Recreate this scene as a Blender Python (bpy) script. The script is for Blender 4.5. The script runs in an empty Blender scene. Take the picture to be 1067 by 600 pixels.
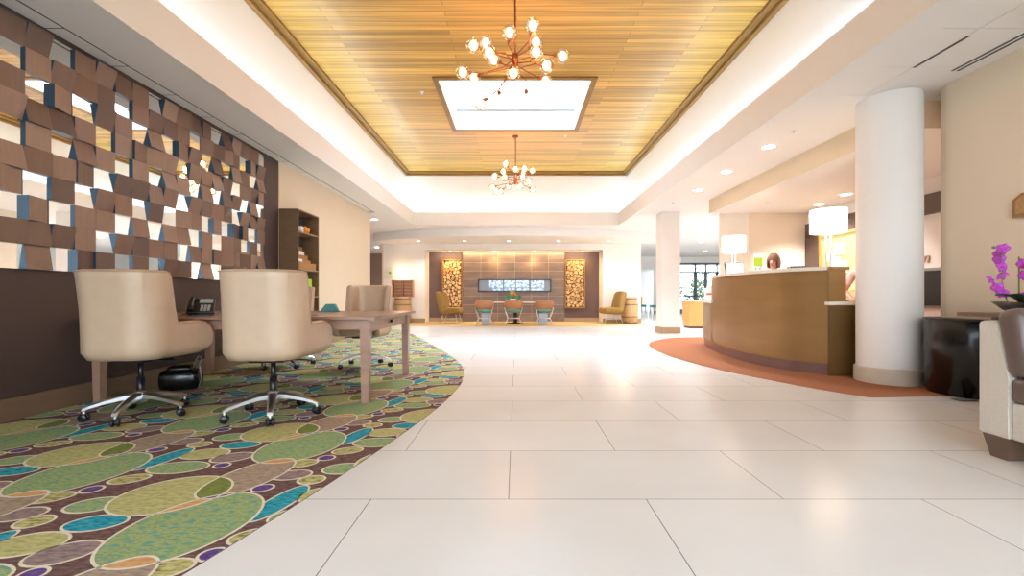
import bpy, bmesh, math, random
from mathutils import Vector, Matrix
PI = math.pi
R = math.radians
C = bpy.context.scene.collection
rnd = random.Random(7)

# ------------------------------------------------------------------ materials
def lin(c):
    f = lambda v: v / 12.92 if v <= 0.04045 else ((v + 0.055) / 1.055) ** 2.4
    return tuple(f(x / 255.0) for x in c) + (1.0,)

def new_mat(name):
    m = bpy.data.materials.new(name); m.use_nodes = True
    nt = m.node_tree
    return m, nt, nt.nodes['Principled BSDF']

def mat(name, col, rough=0.5, metal=0.0, var=0.06, scale=(8, 8, 8), bump=0.0, spec=0.5, coat=0.0):
    """procedural material: two close tones of one colour mixed by stretched noise, a little bump"""
    m, nt, p = new_mat(name)
    N, L = nt.nodes.new, nt.links.new
    tc = N('ShaderNodeTexCoord'); mp = N('ShaderNodeMapping'); mp.inputs['Scale'].default_value = scale
    nz = N('ShaderNodeTexNoise'); nz.inputs['Scale'].default_value = 1.0; nz.inputs['Detail'].default_value = 5
    L(tc.outputs['Object'], mp.inputs['Vector']); L(mp.outputs['Vector'], nz.inputs['Vector'])
    mx = N('ShaderNodeMix'); mx.data_type = 'RGBA'
    c = lin(col)
    mx.inputs['A'].default_value = tuple(x * (1 - var * 2.2) for x in c[:3]) + (1,)
    mx.inputs['B'].default_value = tuple(min(1, x * (1 + var * 2.2)) for x in c[:3]) + (1,)
    L(nz.outputs['Fac'], mx.inputs['Factor']); L(mx.outputs['Result'], p.inputs['Base Color'])
    p.inputs['Roughness'].default_value = rough; p.inputs['Metallic'].default_value = metal
    p.inputs['Specular IOR Level'].default_value = spec
    p.inputs['Coat Weight'].default_value = coat
    if bump:
        b = N('ShaderNodeBump'); b.inputs['Strength'].default_value = bump; b.inputs['Distance'].default_value = 0.01
        L(nz.outputs['Fac'], b.inputs['Height']); L(b.outputs['Normal'], p.inputs['Normal'])
    return m

def emis(name, col, strength, base=None):
    m, nt, p = new_mat(name)
    p.inputs['Base Color'].default_value = lin(base or col)
    p.inputs['Emission Color'].default_value = lin(col)
    p.inputs['Emission Strength'].default_value = strength
    return m

def thin_glass(name, tint=(255, 255, 255), gloss=0.12):
    m, nt, p = new_mat(name)
    N, L = nt.nodes.new, nt.links.new
    nt.nodes.remove(p)
    out = nt.nodes['Material Output']
    t = N('ShaderNodeBsdfTransparent'); t.inputs['Color'].default_value = lin(tint)
    g = N('ShaderNodeBsdfGlossy'); g.inputs['Roughness'].default_value = 0.02
    lw = N('ShaderNodeLayerWeight'); lw.inputs['Blend'].default_value = 0.35
    mu = N('ShaderNodeMath'); mu.operation = 'MULTIPLY_ADD'; mu.inputs[1].default_value = 0.6; mu.inputs[2].default_value = gloss * 0.3
    mx = N('ShaderNodeMixShader')
    L(lw.outputs['Fresnel'], mu.inputs[0]); L(mu.outputs[0], mx.inputs['Fac'])
    L(t.outputs[0], mx.inputs[1]); L(g.outputs[0], mx.inputs[2]); L(mx.outputs[0], out.inputs['Surface'])
    return m

def brick_mat(name, c1, c2, cm, bw, bh, mortar, offset=0.5, rough=0.3, rot=(0, 0, 0), loc=(0, 0, 0), grain=(1, 1, 1), gvar=0.1, bias=0.0, squash=1.0, spec=0.5, bump=0.0):
    m, nt, p = new_mat(name)
    N, L = nt.nodes.new, nt.links.new
    tc = N('ShaderNodeTexCoord'); mp = N('ShaderNodeMapping')
    mp.inputs['Rotation'].default_value = rot; mp.inputs['Location'].default_value = loc
    b = N('ShaderNodeTexBrick'); b.offset = offset; b.squash = squash
    b.inputs['Scale'].default_value = 1.0; b.inputs['Brick Width'].default_value = bw; b.inputs['Row Height'].default_value = bh
    b.inputs['Mortar Size'].default_value = mortar; b.inputs['Mortar Smooth'].default_value = 0.05; b.inputs['Bias'].default_value = bias
    b.inputs['Color1'].default_value = lin(c1); b.inputs['Color2'].default_value = lin(c2); b.inputs['Mortar'].default_value = lin(cm)
    L(tc.outputs['Object'], mp.inputs['Vector']); L(mp.outputs['Vector'], b.inputs['Vector'])
    m2 = N('ShaderNodeMapping'); m2.inputs['Scale'].default_value = grain
    nz = N('ShaderNodeTexNoise'); nz.inputs['Scale'].default_value = 1.0; nz.inputs['Detail'].default_value = 6
    L(tc.outputs['Object'], m2.inputs['Vector']); L(m2.outputs['Vector'], nz.inputs['Vector'])
    mr = N('ShaderNodeMapRange'); mr.inputs['From Min'].default_value = 0.25; mr.inputs['From Max'].default_value = 0.75
    mr.inputs['To Min'].default_value = 1 - gvar; mr.inputs['To Max'].default_value = 1 + gvar
    L(nz.outputs['Fac'], mr.inputs['Value'])
    mx = N('ShaderNodeMix'); mx.data_type = 'RGBA'; mx.blend_type = 'MULTIPLY'; mx.inputs['Factor'].default_value = 1
    L(b.outputs['Color'], mx.inputs['A']); L(mr.outputs['Result'], mx.inputs['B'])
    L(mx.outputs['Result'], p.inputs['Base Color'])
    p.inputs['Roughness'].default_value = rough; p.inputs['Specular IOR Level'].default_value = spec
    if bump:
        bp = N('ShaderNodeBump'); bp.inputs['Strength'].default_value = bump; bp.inputs['Distance'].default_value = 0.005; bp.invert = True
        L(b.outputs['Fac'], bp.inputs['Height']); L(bp.outputs['Normal'], p.inputs['Normal'])
    return m

M = {}
M['floor'] = brick_mat('cream_floor_tile', (221, 220, 218), (226, 225, 223), (112, 108, 104), 1.25, 0.63, 0.0020, 0.5, 0.2,
                       loc=(0.035, -0.116, 0), grain=(1.7, 2.3, 1), gvar=0.035, spec=0.13)
M['white'] = mat('white_wall_paint', (238, 235, 230), 0.75, var=0.01, scale=(2, 2, 2))
M['ceil'] = mat('matt_ceiling_paint', (233, 231, 228), 0.85, var=0.01, scale=(2, 2, 2))
M['cove'] = mat('cove_white', (243, 244, 243), 0.85, var=0.01, scale=(2, 2, 2))
M['beige'] = mat('beige_wall_paint', (224, 208, 184), 0.7, var=0.015, scale=(2, 2, 2))
M['taupe'] = mat('dark_taupe_wall', (74, 58, 53), 0.6, var=0.05, scale=(1.5, 1.5, 1.5))
M['mauve'] = mat('mauve_wall', (104, 86, 84), 0.65, var=0.04, scale=(1.5, 1.5, 1.5))
M['base'] = mat('tan_baseboard', (170, 142, 112), 0.4, var=0.05, scale=(3, 3, 20))
M['basemid'] = mat('brown_baseboard', (124, 98, 76), 0.4, var=0.05, scale=(3, 3, 20))
M['basedark'] = mat('dark_baseboard', (92, 66, 50), 0.4, var=0.05, scale=(3, 3, 20))
M['plank'] = brick_mat('golden_plank_ceiling', (216, 172, 88), (168, 130, 62), (120, 88, 40), 2.6, 0.105, 0.0028, 0.37, 0.33,
                       grain=(0.7, 26, 1), gvar=0.33, bias=-0.1, spec=0.4)
M['goldtrim'] = mat('golden_wood_trim', (140, 104, 50), 0.35, var=0.12, scale=(4, 4, 4))
M['grey'] = mat('grey_aluminium', (150, 150, 148), 0.4, 0.3, 0.02)
M['darkmetal'] = mat('dark_door_metal', (98, 106, 114), 0.35, 0.5, 0.03)
M['glass'] = thin_glass('clear_glass')
M['bulbglass'] = thin_glass('globe_glass', (255, 250, 244), 0.2)
M['bronze'] = mat('bronze_metal', (128, 82, 62), 0.3, 0.8, 0.05)
M['chrome'] = mat('polished_aluminium', (226, 228, 232), 0.3, 1.0, 0.02)
M['black'] = mat('black_plastic', (22, 23, 26), 0.35, 0, 0.08)
M['gloss'] = mat('gloss_black', (11, 11, 12), 0.24, 0, 0.05, coat=0.15)
M['leather'] = mat('beige_leather', (197, 169, 142), 0.42, 0, 0.035, (14, 14, 14), bump=0.05)
M['piping'] = mat('beige_leather_welt', (184, 156, 128), 0.45, 0, 0.03)
M['desk'] = mat('greyed_walnut', (156, 122, 102), 0.28, 0, 0.09, (3, 22, 22))
M['tilewood'] = [mat('walnut_tile_a', (136, 106, 88), 0.42, 0, 0.07, (8, 30, 5)), mat('walnut_tile_b', (120, 94, 78), 0.42, 0, 0.07, (8, 30, 5)),
                 mat('walnut_tile_c', (150, 122, 104), 0.42, 0, 0.07, (8, 30, 5)), mat('walnut_tile_d', (104, 80, 68), 0.42, 0, 0.07, (8, 30, 5))]
M['tileside'] = mat('blue_grey_edge', (46, 76, 98), 0.3, 0.2, 0.1, (4, 4, 4))
mm, _nt, _p = new_mat('mirror'); _p.inputs['Metallic'].default_value = 1; _p.inputs['Roughness'].default_value = 0.01
_p.inputs['Base Color'].default_value = (0.9, 0.93, 0.92, 1); M['mirror'] = mm
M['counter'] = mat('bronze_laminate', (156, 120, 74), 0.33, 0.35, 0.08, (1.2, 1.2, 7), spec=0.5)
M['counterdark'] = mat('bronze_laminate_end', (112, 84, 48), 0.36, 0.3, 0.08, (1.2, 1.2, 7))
M['kick'] = mat('brushed_kick_plate', (140, 116, 112), 0.3, 0.55, 0.08, (6, 6, 1))
M['quartz'] = mat('pale_quartz', (232, 222, 206), 0.22, 0, 0.03, (30, 30, 30))
M['terra'] = mat('terracotta_carpet', (166, 112, 84), 0.95, 0, 0.1, (34, 90, 34), bump=0.25, spec=0.1)
M['goldrug'] = mat('gold_carpet', (190, 164, 116), 0.95, 0, 0.12, (10, 40, 10), bump=0.2, spec=0.1)
M['shade'] = emis('lit_lamp_shade', (255, 234, 204), 1.7, (250, 240, 225))
M['sconce'] = emis('lit_sconce_glass', (255, 226, 188), 2.0, (250, 240, 225))
M['lens'] = emis('downlight_lens', (250, 248, 250), 8.0)
M['bulb'] = emis('warm_filament', (255, 176, 108), 20.0)
M['strip'] = emis('cove_light_strip', (210, 236, 255), 8.0)
M['logend'] = mat('log_end', (228, 190, 136), 0.6, 0, 0.14, (14, 14, 14))
M['logend2'] = mat('log_end_dark', (196, 150, 96), 0.6, 0, 0.14, (14, 14, 14))
M['bark'] = mat('bark', (92, 62, 38), 0.8, 0, 0.1)
M['oak'] = mat('oak_frame', (178, 128, 70), 0.5, 0, 0.1, (4, 4, 20))
M['stone'] = brick_mat('brown_stone_tile', (130, 110, 96), (108, 90, 80), (176, 154, 124), 0.62, 0.31, 0.006, 0.0, 0.35,
                       rot=(R(90), 0, 0), loc=(0.06, 0.0, 0), grain=(1.5, 1, 7), gvar=0.22)
M['mustard'] = mat('mustard_fabric', (152, 122, 66), 0.85, 0, 0.07, (40, 40, 40), bump=0.1)
M['tan'] = mat('tan_shell', (176, 126, 92), 0.45, 0, 0.05)
M['teal'] = mat('teal_seat', (84, 150, 146), 0.8, 0, 0.07, (30, 30, 30))
M['paleblue'] = mat('pale_blue_box', (176, 194, 220), 0.6, 0, 0.03)
M['barrel'] = mat('barrel_oak', (202, 164, 120), 0.55, 0, 0.12, (24, 24, 2))
M['hoop'] = mat('barrel_hoop', (150, 128, 104), 0.4, 0.7, 0.06)
M['crate'] = mat('old_red_wood', (190, 136, 104), 0.65, 0, 0.14, (5, 5, 26))
M['linen'] = mat('oatmeal_linen', (206, 198, 186), 0.9, 0, 0.07, (60, 60, 140), bump=0.2)
M['brownleather'] = mat('brown_grey_leather', (98, 82, 74), 0.3, 0, 0.08, (9, 9, 9), bump=0.06)
M['footwood'] = mat('grey_brown_foot', (106, 82, 68), 0.4, 0, 0.1, (6, 6, 26))
M['petal'] = mat('magenta_petal', (198, 76, 200), 0.55, 0, 0.14, (40, 40, 40))
M['leaf'] = mat('dark_green_leaf', (40, 62, 44), 0.35, 0, 0.12)
M['stem'] = mat('green_stem', (112, 122, 66), 0.5, 0, 0.1)
M['foliage'] = mat('shrub_leaf', (84, 128, 70), 0.6, 0, 0.2, (6, 6, 6))
M['paper'] = mat('white_paper', (240, 240, 240), 0.7, 0, 0.02)
M['kraft'] = mat('kraft_card', (172, 124, 72), 0.75, 0, 0.06)
M['orange'] = mat('orange_wrap', (240, 150, 30), 0.45, 0, 0.12, (30, 30, 30))
M['lime'] = mat('lime_print', (176, 208, 56), 0.6, 0, 0.04)
M['red'] = mat('red_print', (226, 82, 66), 0.6, 0, 0.04)
M['shelfwood'] = mat('dark_shelf_wood', (118, 92, 66), 0.45, 0, 0.1, (5, 5, 24))
M['shelfback'] = mat('blue_grey_shelf_back', (74, 82, 94), 0.6, 0, 0.05)
M['darkbrown'] = mat('dark_brown_panel', (86, 66, 54), 0.4, 0, 0.08, (5, 5, 20))
M['skin'] = mat('skin', (226, 172, 146), 0.5, 0, 0.04)
M['blouse'] = mat('pale_pink_blouse', (236, 206, 204), 0.8, 0, 0.03)
M['trousers'] = mat('dark_trousers', (40, 40, 48), 0.8, 0, 0.05)
M['hair'] = mat('brown_hair', (138, 100, 78), 0.5, 0, 0.12, (20, 20, 60))
M['pavement'] = mat('outdoor_pavement', (196, 194, 188), 0.85, 0, 0.05)
M['copper'] = mat('old_gilt', (142, 108, 66), 0.4, 0.4, 0.2, (40, 40, 40))
M['screen'] = None  # painted window reflections for the fireplace glass, set below

# bluish window reflections painted as glowing blocks on the fireplace glass
def strip_reflection():
    m, nt, p = new_mat('painted_window_reflection')
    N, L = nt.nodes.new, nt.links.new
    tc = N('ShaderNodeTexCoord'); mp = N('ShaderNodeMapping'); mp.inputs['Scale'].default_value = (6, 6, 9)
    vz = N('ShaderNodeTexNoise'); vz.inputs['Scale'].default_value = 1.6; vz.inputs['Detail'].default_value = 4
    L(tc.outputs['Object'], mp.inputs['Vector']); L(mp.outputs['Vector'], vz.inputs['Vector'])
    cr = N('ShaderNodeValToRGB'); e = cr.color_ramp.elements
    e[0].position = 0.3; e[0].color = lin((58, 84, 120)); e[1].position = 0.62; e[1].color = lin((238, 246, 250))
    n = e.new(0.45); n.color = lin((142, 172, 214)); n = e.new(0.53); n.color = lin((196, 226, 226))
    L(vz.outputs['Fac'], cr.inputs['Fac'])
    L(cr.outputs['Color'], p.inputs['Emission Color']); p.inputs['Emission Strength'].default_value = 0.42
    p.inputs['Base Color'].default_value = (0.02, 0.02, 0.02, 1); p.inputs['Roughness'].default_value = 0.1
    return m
M['screen'] = strip_reflection()  # glowing colour stands for reflected windows, not a real display

def fibre(name, cols, rough=0.95):
    """woven carpet colour: streaky yarns running along Y, between given tones"""
    m, nt, p = new_mat(name)
    N, L = nt.nodes.new, nt.links.new
    tc = N('ShaderNodeTexCoord'); mp = N('ShaderNodeMapping'); mp.inputs['Scale'].default_value = (26, 70, 1)
    nz = N('ShaderNodeTexNoise'); nz.inputs['Scale'].default_value = 1.0; nz.inputs['Detail'].default_value = 3
    L(tc.outputs['Object'], mp.inputs['Vector']); L(mp.outputs['Vector'], nz.inputs['Vector'])
    cr = N('ShaderNodeValToRGB'); e = cr.color_ramp.elements
    k = len(cols)
    e[0].position = 0.34; e[0].color = lin(cols[0]); e[1].position = 0.68; e[1].color = lin(cols[-1])
    for i in range(1, k - 1):
        q = e.new(0.34 + 0.34 * i / (k - 1)); q.color = lin(cols[i])
    L(nz.outputs['Fac'], cr.inputs['Fac']); L(cr.outputs['Color'], p.inputs['Base Color'])
    p.inputs['Roughness'].default_value = rough; p.inputs['Specular IOR Level'].default_value = 0.1
    return m
K = {
    'ground': fibre('carpet_brown', [(92, 66, 62), (112, 86, 82), (128, 102, 98)]),
    'cream': fibre('carpet_cream', [(218, 210, 186), (232, 224, 204)]),
    'green': fibre('carpet_green', [(92, 156, 156), (130, 158, 112), (146, 170, 124), (168, 174, 112), (122, 138, 92)]),
    'yellow': fibre('carpet_yellow', [(156, 160, 104), (184, 180, 122), (198, 192, 142)]),
    'beige': fibre('carpet_beige', [(142, 124, 112), (166, 146, 128), (178, 160, 140)]),
    'teal': fibre('carpet_teal', [(30, 120, 142), (50, 152, 172), (88, 172, 182)]),
    'purple': fibre('carpet_purple', [(84, 58, 124), (116, 92, 150)]),
    'orange': fibre('carpet_orange', [(198, 146, 98), (218, 172, 124)]),
    'olive': fibre('carpet_olive', [(108, 124, 62), (134, 144, 80)]),
    'plum': fibre('carpet_plum', [(124, 102, 108), (148, 128, 126), (160, 144, 130)]),
    'speck': fibre('carpet_speckle', [(112, 114, 70), (184, 178, 116), (204, 196, 146)]),
}

# ------------------------------------------------------------------ mesh helpers
class MB:
    """collects shapes into ONE mesh"""
    def __init__(s): s.bm = bmesh.new(); s.mi = 0
    def face(s, pts, mi=None):
        vs = [s.bm.verts.new(p) for p in pts]
        f = s.bm.faces.new(vs); f.material_index = s.mi if mi is None else mi
        return f
    def box(s, x0, x1, y0, y1, z0, z1, bev=0.0, mi=None, mtx=None):
        t = bmesh.new(); bmesh.ops.create_cube(t, size=1)
        for v in t.verts:
            v.co = Vector(((x0 + x1) / 2 + v.co.x * (x1 - x0), (y0 + y1) / 2 + v.co.y * (y1 - y0), (z0 + z1) / 2 + v.co.z * (z1 - z0)))
        if bev: bmesh.ops.bevel(t, geom=list(t.edges), offset=bev, segments=3, profile=0.5, affect='EDGES')
        return s.take(t, mi, mtx)
    def take(s, t, mi=None, mtx=None):
        mp = {}
        for v in t.verts: mp[v] = s.bm.verts.new(mtx @ v.co if mtx else v.co)
        for f in t.faces:
            try: g = s.bm.faces.new([mp[v] for v in f.verts])
            except ValueError: continue
            g.material_index = s.mi if mi is None else mi; g.smooth = f.smooth
        t.free(); return s
    def prism(s, poly, z0, z1, mi=None, cap=True, cap_mi=None, mtx=None):
        P = (lambda p: mtx @ Vector(p)) if mtx else (lambda p: p)
        n = len(poly)
        a = [s.bm.verts.new(P((x, y, z0))) for x, y in poly]; b = [s.bm.verts.new(P((x, y, z1))) for x, y in poly]
        k = s.mi if mi is None else mi
        for i in range(n):
            f = s.bm.faces.new((a[i], a[(i + 1) % n], b[(i + 1) % n], b[i])); f.material_index = k
        if cap:
            ck = k if cap_mi is None else cap_mi
            s.bm.faces.new(b).material_index = ck; s.bm.faces.new(a[::-1]).material_index = ck
        return s
    def tube(s, pts, r, n=10, mi=None, closed=False, cap=True):
        pts = [Vector(p) for p in pts]; rs = r if isinstance(r, (list, tuple)) else [r] * len(pts)
        rings, up = [], None; k = len(pts)
        for i, p in enumerate(pts):
            if closed: d = pts[(i + 1) % k] - pts[i - 1]
            else: d = pts[min(i + 1, k - 1)] - pts[max(i - 1, 0)]
            d.normalize()
            if up is None: up = Vector((0, 0, 1)) if abs(d.z) < 0.9 else Vector((1, 0, 0))
            a = d.cross(up)
            if a.length < 1e-5: a = d.cross(Vector((0.3, 1, 0.2)))
            a.normalize(); b = a.cross(d).normalized(); up = b
            rings.append([s.bm.verts.new(p + (a * math.cos(2 * PI * j / n) + b * math.sin(2 * PI * j / n)) * rs[i]) for j in range(n)])
        m = s.mi if mi is None else mi
        for i in range(k if closed else k - 1):
            u, w = rings[i], rings[(i + 1) % k]
            for j in range(n):
                f = s.bm.faces.new((u[j], u[(j + 1) % n], w[(j + 1) % n], w[j])); f.material_index = m; f.smooth = True
        if cap and not closed:
            s.bm.faces.new(rings[0][::-1]).material_index = m; s.bm.faces.new(rings[-1]).material_index = m
        return s
    def lathe(s, prof, c=(0, 0, 0), n=24, mi=None, a0=0.0, a1=2 * PI, sx=1.0, sy=1.0, mtx=None):
        full = abs(a1 - a0 - 2 * PI) < 1e-6; k = n if full else n + 1
        m = s.mi if mi is None else mi; rings = []
        for r, z in prof:
            ring = []
            for j in range(k):
                a = a0 + (a1 - a0) * j / n
                q = Vector((c[0] + sx * max(r, 1e-4) * math.cos(a), c[1] + sy * max(r, 1e-4) * math.sin(a), c[2] + z))
                ring.append(s.bm.verts.new(mtx @ q if mtx else q))
            rings.append(ring)
        for u, w in zip(rings, rings[1:]):
            for j in range(n if full else n):
                jn = (j + 1) % k
                f = s.bm.faces.new((u[j], u[jn], w[jn], w[j])); f.material_index = m; f.smooth = True
        return s
    def ball(s, c, r, seg=16, mi=None, sc=(1, 1, 1), mtx=None):
        t = bmesh.new(); bmesh.ops.create_uvsphere(t, u_segments=seg, v_segments=max(6, seg // 2), radius=r)
        for v in t.verts: v.co = Vector((v.co.x * sc[0], v.co.y * sc[1], v.co.z * sc[2]))
        if mtx: 
            for v in t.verts: v.co = mtx @ v.co
        for v in t.verts: v.co += Vector(c)
        for f in t.faces: f.smooth = True
        return s.take(t, mi)
    def grid(s, rows, mi=None, smooth=True, closed_u=False):
        m = s.mi if mi is None else mi
        vs = [[s.bm.verts.new(p) for p in r] for r in rows]
        for i in range(len(vs) - 1):
            k = len(vs[i])
            for j in range(k if closed_u else k - 1):
                f = s.bm.faces.new((vs[i][j], vs[i][(j + 1) % k], vs[i + 1][(j + 1) % k], vs[i + 1][j])); f.material_index = m; f.smooth = smooth
        return vs
    def build(s, name, mats, parent=None, smooth=None, normals=True, sub=0, weld=0):
        if weld: bmesh.ops.remove_doubles(s.bm, verts=s.bm.verts, dist=weld)
        if normals: bmesh.ops.recalc_face_normals(s.bm, faces=s.bm.faces)
        me = bpy.data.meshes.new(name); s.bm.to_mesh(me); s.bm.free()
        for m in (mats if isinstance(mats, (list, tuple)) else [mats]): me.materials.append(m)
        if smooth is not None:
            for p in me.polygons: p.use_smooth = smooth
        o = bpy.data.objects.new(name, me); C.objects.link(o)
        if parent is not None: o.parent = parent
        if sub:
            md = o.modifiers.new('subdivision', 'SUBSURF'); md.levels = sub; md.render_levels = sub
        return o

def thing(name, label, cat, loc=(0, 0, 0), rz=0.0, group=None):
    o = bpy.data.objects.new(name, None); C.objects.link(o)
    o.location = loc; o.rotation_euler = (0, 0, rz); o.empty_display_size = 0.1
    o['label'] = label; o['category'] = cat
    if group: o['group'] = group
    return o

def tag(o, label, cat, group=None, kind=None):
    o['label'] = label; o['category'] = cat
    if group: o['group'] = group
    if kind: o['kind'] = kind
    return o

def struct(name, mb, m, parent=None, **k):
    o = mb.build(name, m, parent, **k)
    if parent is None: o['kind'] = 'structure'
    return o

def kids(o): return [c for c in bpy.data.objects if c.parent == o]
def dup(root, loc, rz=0.0, label=None, group=None):
    def cp(o, par):
        c = o.copy(); C.objects.link(c)
        if par is not None: c.parent = par
        for ch in kids(o): cp(ch, c)
        return c
    r = cp(root, None); r.location = loc; r.rotation_euler = (0, 0, rz)
    if label: r['label'] = label
    if group: r['group'] = group
    return r

def lamp(name, kind, loc, energy, col, parent=None, size=0.05, spot=None, rot=None, blend=0.5):
    d = bpy.data.lights.new(name, kind); d.energy = energy; d.color = lin(col)[:3]
    if kind == 'AREA': d.size = size
    else: d.shadow_soft_size = size
    if spot: d.spot_size = R(spot); d.spot_blend = blend
    o = bpy.data.objects.new(name, d); C.objects.link(o); o.location = loc
    if rot: o.rotation_euler = rot
    if parent is not None: o.parent = parent
    return o

def spline(pts, per=8):
    """Catmull-Rom through points"""
    pts = [Vector(p) for p in pts]; out = []
    for i in range(len(pts) - 1):
        p0, p1, p2, p3 = pts[max(i - 1, 0)], pts[i], pts[i + 1], pts[min(i + 2, len(pts) - 1)]
        for k in range(per):
            t = k / per
            out.append(0.5 * ((2 * p1) + (p2 - p0) * t + (2 * p0 - 5 * p1 + 4 * p2 - p3) * t * t + (3 * p1 - p0 - 3 * p2 + p3) * t ** 3))
    out.append(pts[-1]); return out
# ------------------------------------------------------------------ camera, world
H = 0.92
cam_d = bpy.data.cameras.new('camera'); cam = bpy.data.objects.new('camera', cam_d); C.objects.link(cam)
cam.location = (0, 0, H); cam.rotation_euler = (R(90), 0, 0)
cam_d.sensor_width = 36; cam_d.lens = 36 * 460 / 1067
cam_d.shift_x = -(538 - 533.5) / 1067; cam_d.shift_y = (309 - 300) / 1067
cam_d.clip_start = 0.02; cam_d.clip_end = 200
sc = bpy.context.scene; sc.camera = cam
sc.view_settings.view_transform = 'Standard'; sc.view_settings.look = 'None'
sc.view_settings.gamma = 1; sc.view_settings.use_curve_mapping = False
sc.view_settings.exposure = 1.35
w = bpy.data.worlds.new('world'); sc.world = w; w.use_nodes = True
w.node_tree.nodes['Background'].inputs['Color'].default_value = (0.78, 0.89, 1.0, 1)
w.node_tree.nodes['Background'].inputs['Strength'].default_value = 4.0
sc.cycles.max_bounces = 8; sc.cycles.diffuse_bounces = 5; sc.cycles.glossy_bounces = 4; sc.cycles.transparent_max_bounces = 12
sc.cycles.sample_clamp_indirect = 6.0
sc.cycles.caustics_reflective = False; sc.cycles.caustics_refractive = False

# ------------------------------------------------------------------ the shell
XL, XR, ZC = -3.75, 4.32, 3.05           # mosaic wall, sofa wall, flat ceiling
b = MB(); b.box(-9, 14, -1.6, 31, -0.1, 0); struct('floor', b, M['floor'])

# left wall: dark taupe stretch, then beige stretch
b = MB(); b.box(XL - 0.2, XL, -1.6, 6.96, 0, ZC + 0.02); struct('wall_left', b, M['taupe'])
b = MB(); b.box(XL - 0.2, XL + 0.01, 6.96, 11.3, 0, ZC + 0.02); struct('wall_left_beige', b, M['beige'])
b = MB(); b.box(XL, XL + 0.022, -1.6, 6.96, 0, 0.17, 0.004); struct('baseboard_left', b, M['basemid'])
b = MB(); b.box(XL + 0.01, XL + 0.03, 6.96, 11.3, 0, 0.15, 0.004); struct('baseboard_left_beige', b, M['base'])
# corridor past the end of the left wall
b = MB(); b.box(-8.0, -7.8, 11.3, 24, 0, ZC); b.box(-8.0, XL - 0.2, 11.2, 11.3, 0, ZC)
cw = mat('corridor_paint', (156, 132, 118), 0.7, var=0.02)
struct('wall_corridor_side', b, cw)
b = MB(); b.box(-7.8, -4.7, 21.8, 22, 0, ZC); struct('wall_corridor_end', b, cw)

# right wall with a rounded end
poly = [(XR, -1.6), (XR, 4.4)] + [(XR + 0.24 - 0.24 * math.cos(a), 4.4 + 0.24 * math.sin(a)) for a in [R(q) for q in range(10, 91, 10)]] + [(6.6, 4.64), (6.6, -1.6)]
b = MB(); b.prism(poly, 0, ZC + 0.02)
for f in b.bm.faces: f.smooth = False
struct('wall_right', b, M['beige'])
poly = [(XR - 0.016, -1.6), (XR - 0.016, 4.4)] + [(XR + 0.24 - 0.256 * math.cos(a), 4.4 + 0.256 * math.sin(a)) for a in [R(q) for q in range(10, 91, 10)]] + [(5.0, 4.656), (5.0, 4.6), (XR + 0.3, 4.5), (XR + 0.1, 4.3), (XR + 0.1, -1.6)]
b = MB(); b.prism(poly, 0, 0.16); struct('baseboard_right', b, M['basedark'])

# unseen rear wall, with a window added and sized for foreground light
b = MB(); b.box(-3.95, -3.2, -1.8, -1.6, 0, ZC); b.box(4.2, 4.32, -1.8, -1.6, 0, ZC); b.box(-3.2, 4.2, -1.8, -1.6, 2.85, ZC); struct('wall_rear_unseen', b, M['beige'])
b = MB()
for x in (-3.2, -0.8, 1.77, 4.14): b.box(x, x + 0.06, -1.74, -1.66, 0, 2.85)
b.box(-3.2, 4.2, -1.74, -1.66, 2.79, 2.85); b.box(-3.2, 4.2, -1.74, -1.66, 0, 0.1)
wn = struct('window_fill', b, M['darkmetal'])
b = MB(); b.box(-3.14, 4.14, -1.705, -1.695, 0.1, 2.79); struct('pane', b, M['glass'], wn)  # glass of the added rear window
b = MB(); b.box(-20, 20, -30, -1.81, -0.1, -0.01); struct('added_pavement_front', b, M['pavement'])  # unseen ground, added so less light reaches the ceilings from below

# reception walls
b = MB(); b.box(6.4, 6.6, 4.64, 9.7, 0, ZC); struct('wall_reception_back', b, M['white'])
b = MB(); b.box(5.1, 6.6, 9.7, 11.1, 0, ZC); struct('wall_reception_end', b, mat('cream_wall_paint', (238, 226, 208), 0.7, var=0.012, scale=(2, 2, 2)))

# back wall with the fireplace alcove
AX0, AX1, AZ = -3.22, 3.05, 2.58
b = MB()
b.box(-4.7, AX0, 15.6, 16.6, 0, ZC); b.box(AX1, 4.4, 15.6, 16.6, 0, ZC); b.box(AX0, AX1, 15.6, 16.6, AZ, ZC)
struct('wall_back', b, M['white'])
b = MB(); b.box(AX0, AX1, 16.3, 16.6, 0, AZ); struct('wall_alcove', b, M['mauve'])
b = MB(); b.box(-4.7, AX0, 15.57, 15.6, 0, 0.15, 0.004); b.box(AX1, 4.4, 15.57, 15.6, 0, 0.15, 0.004); struct('baseboard_back', b, M['base'])
b = MB(); b.box(AX0, -1.98, 16.275, 16.3, 0, 0.14, 0.004); b.box(1.77, AX1, 16.275, 16.3, 0, 0.14, 0.004); struct('baseboard_alcove', b, M['base'])
b = MB(); b.box(-1.98, 1.77, 16.2, 16.3, 0, AZ); struct('wall_fireplace', b, M['stone'])
b = MB(); b.box(-4.75, -4.7, 15.6, 22, 0, ZC); struct('wall_corridor_inner', b, M['beige'])

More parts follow.
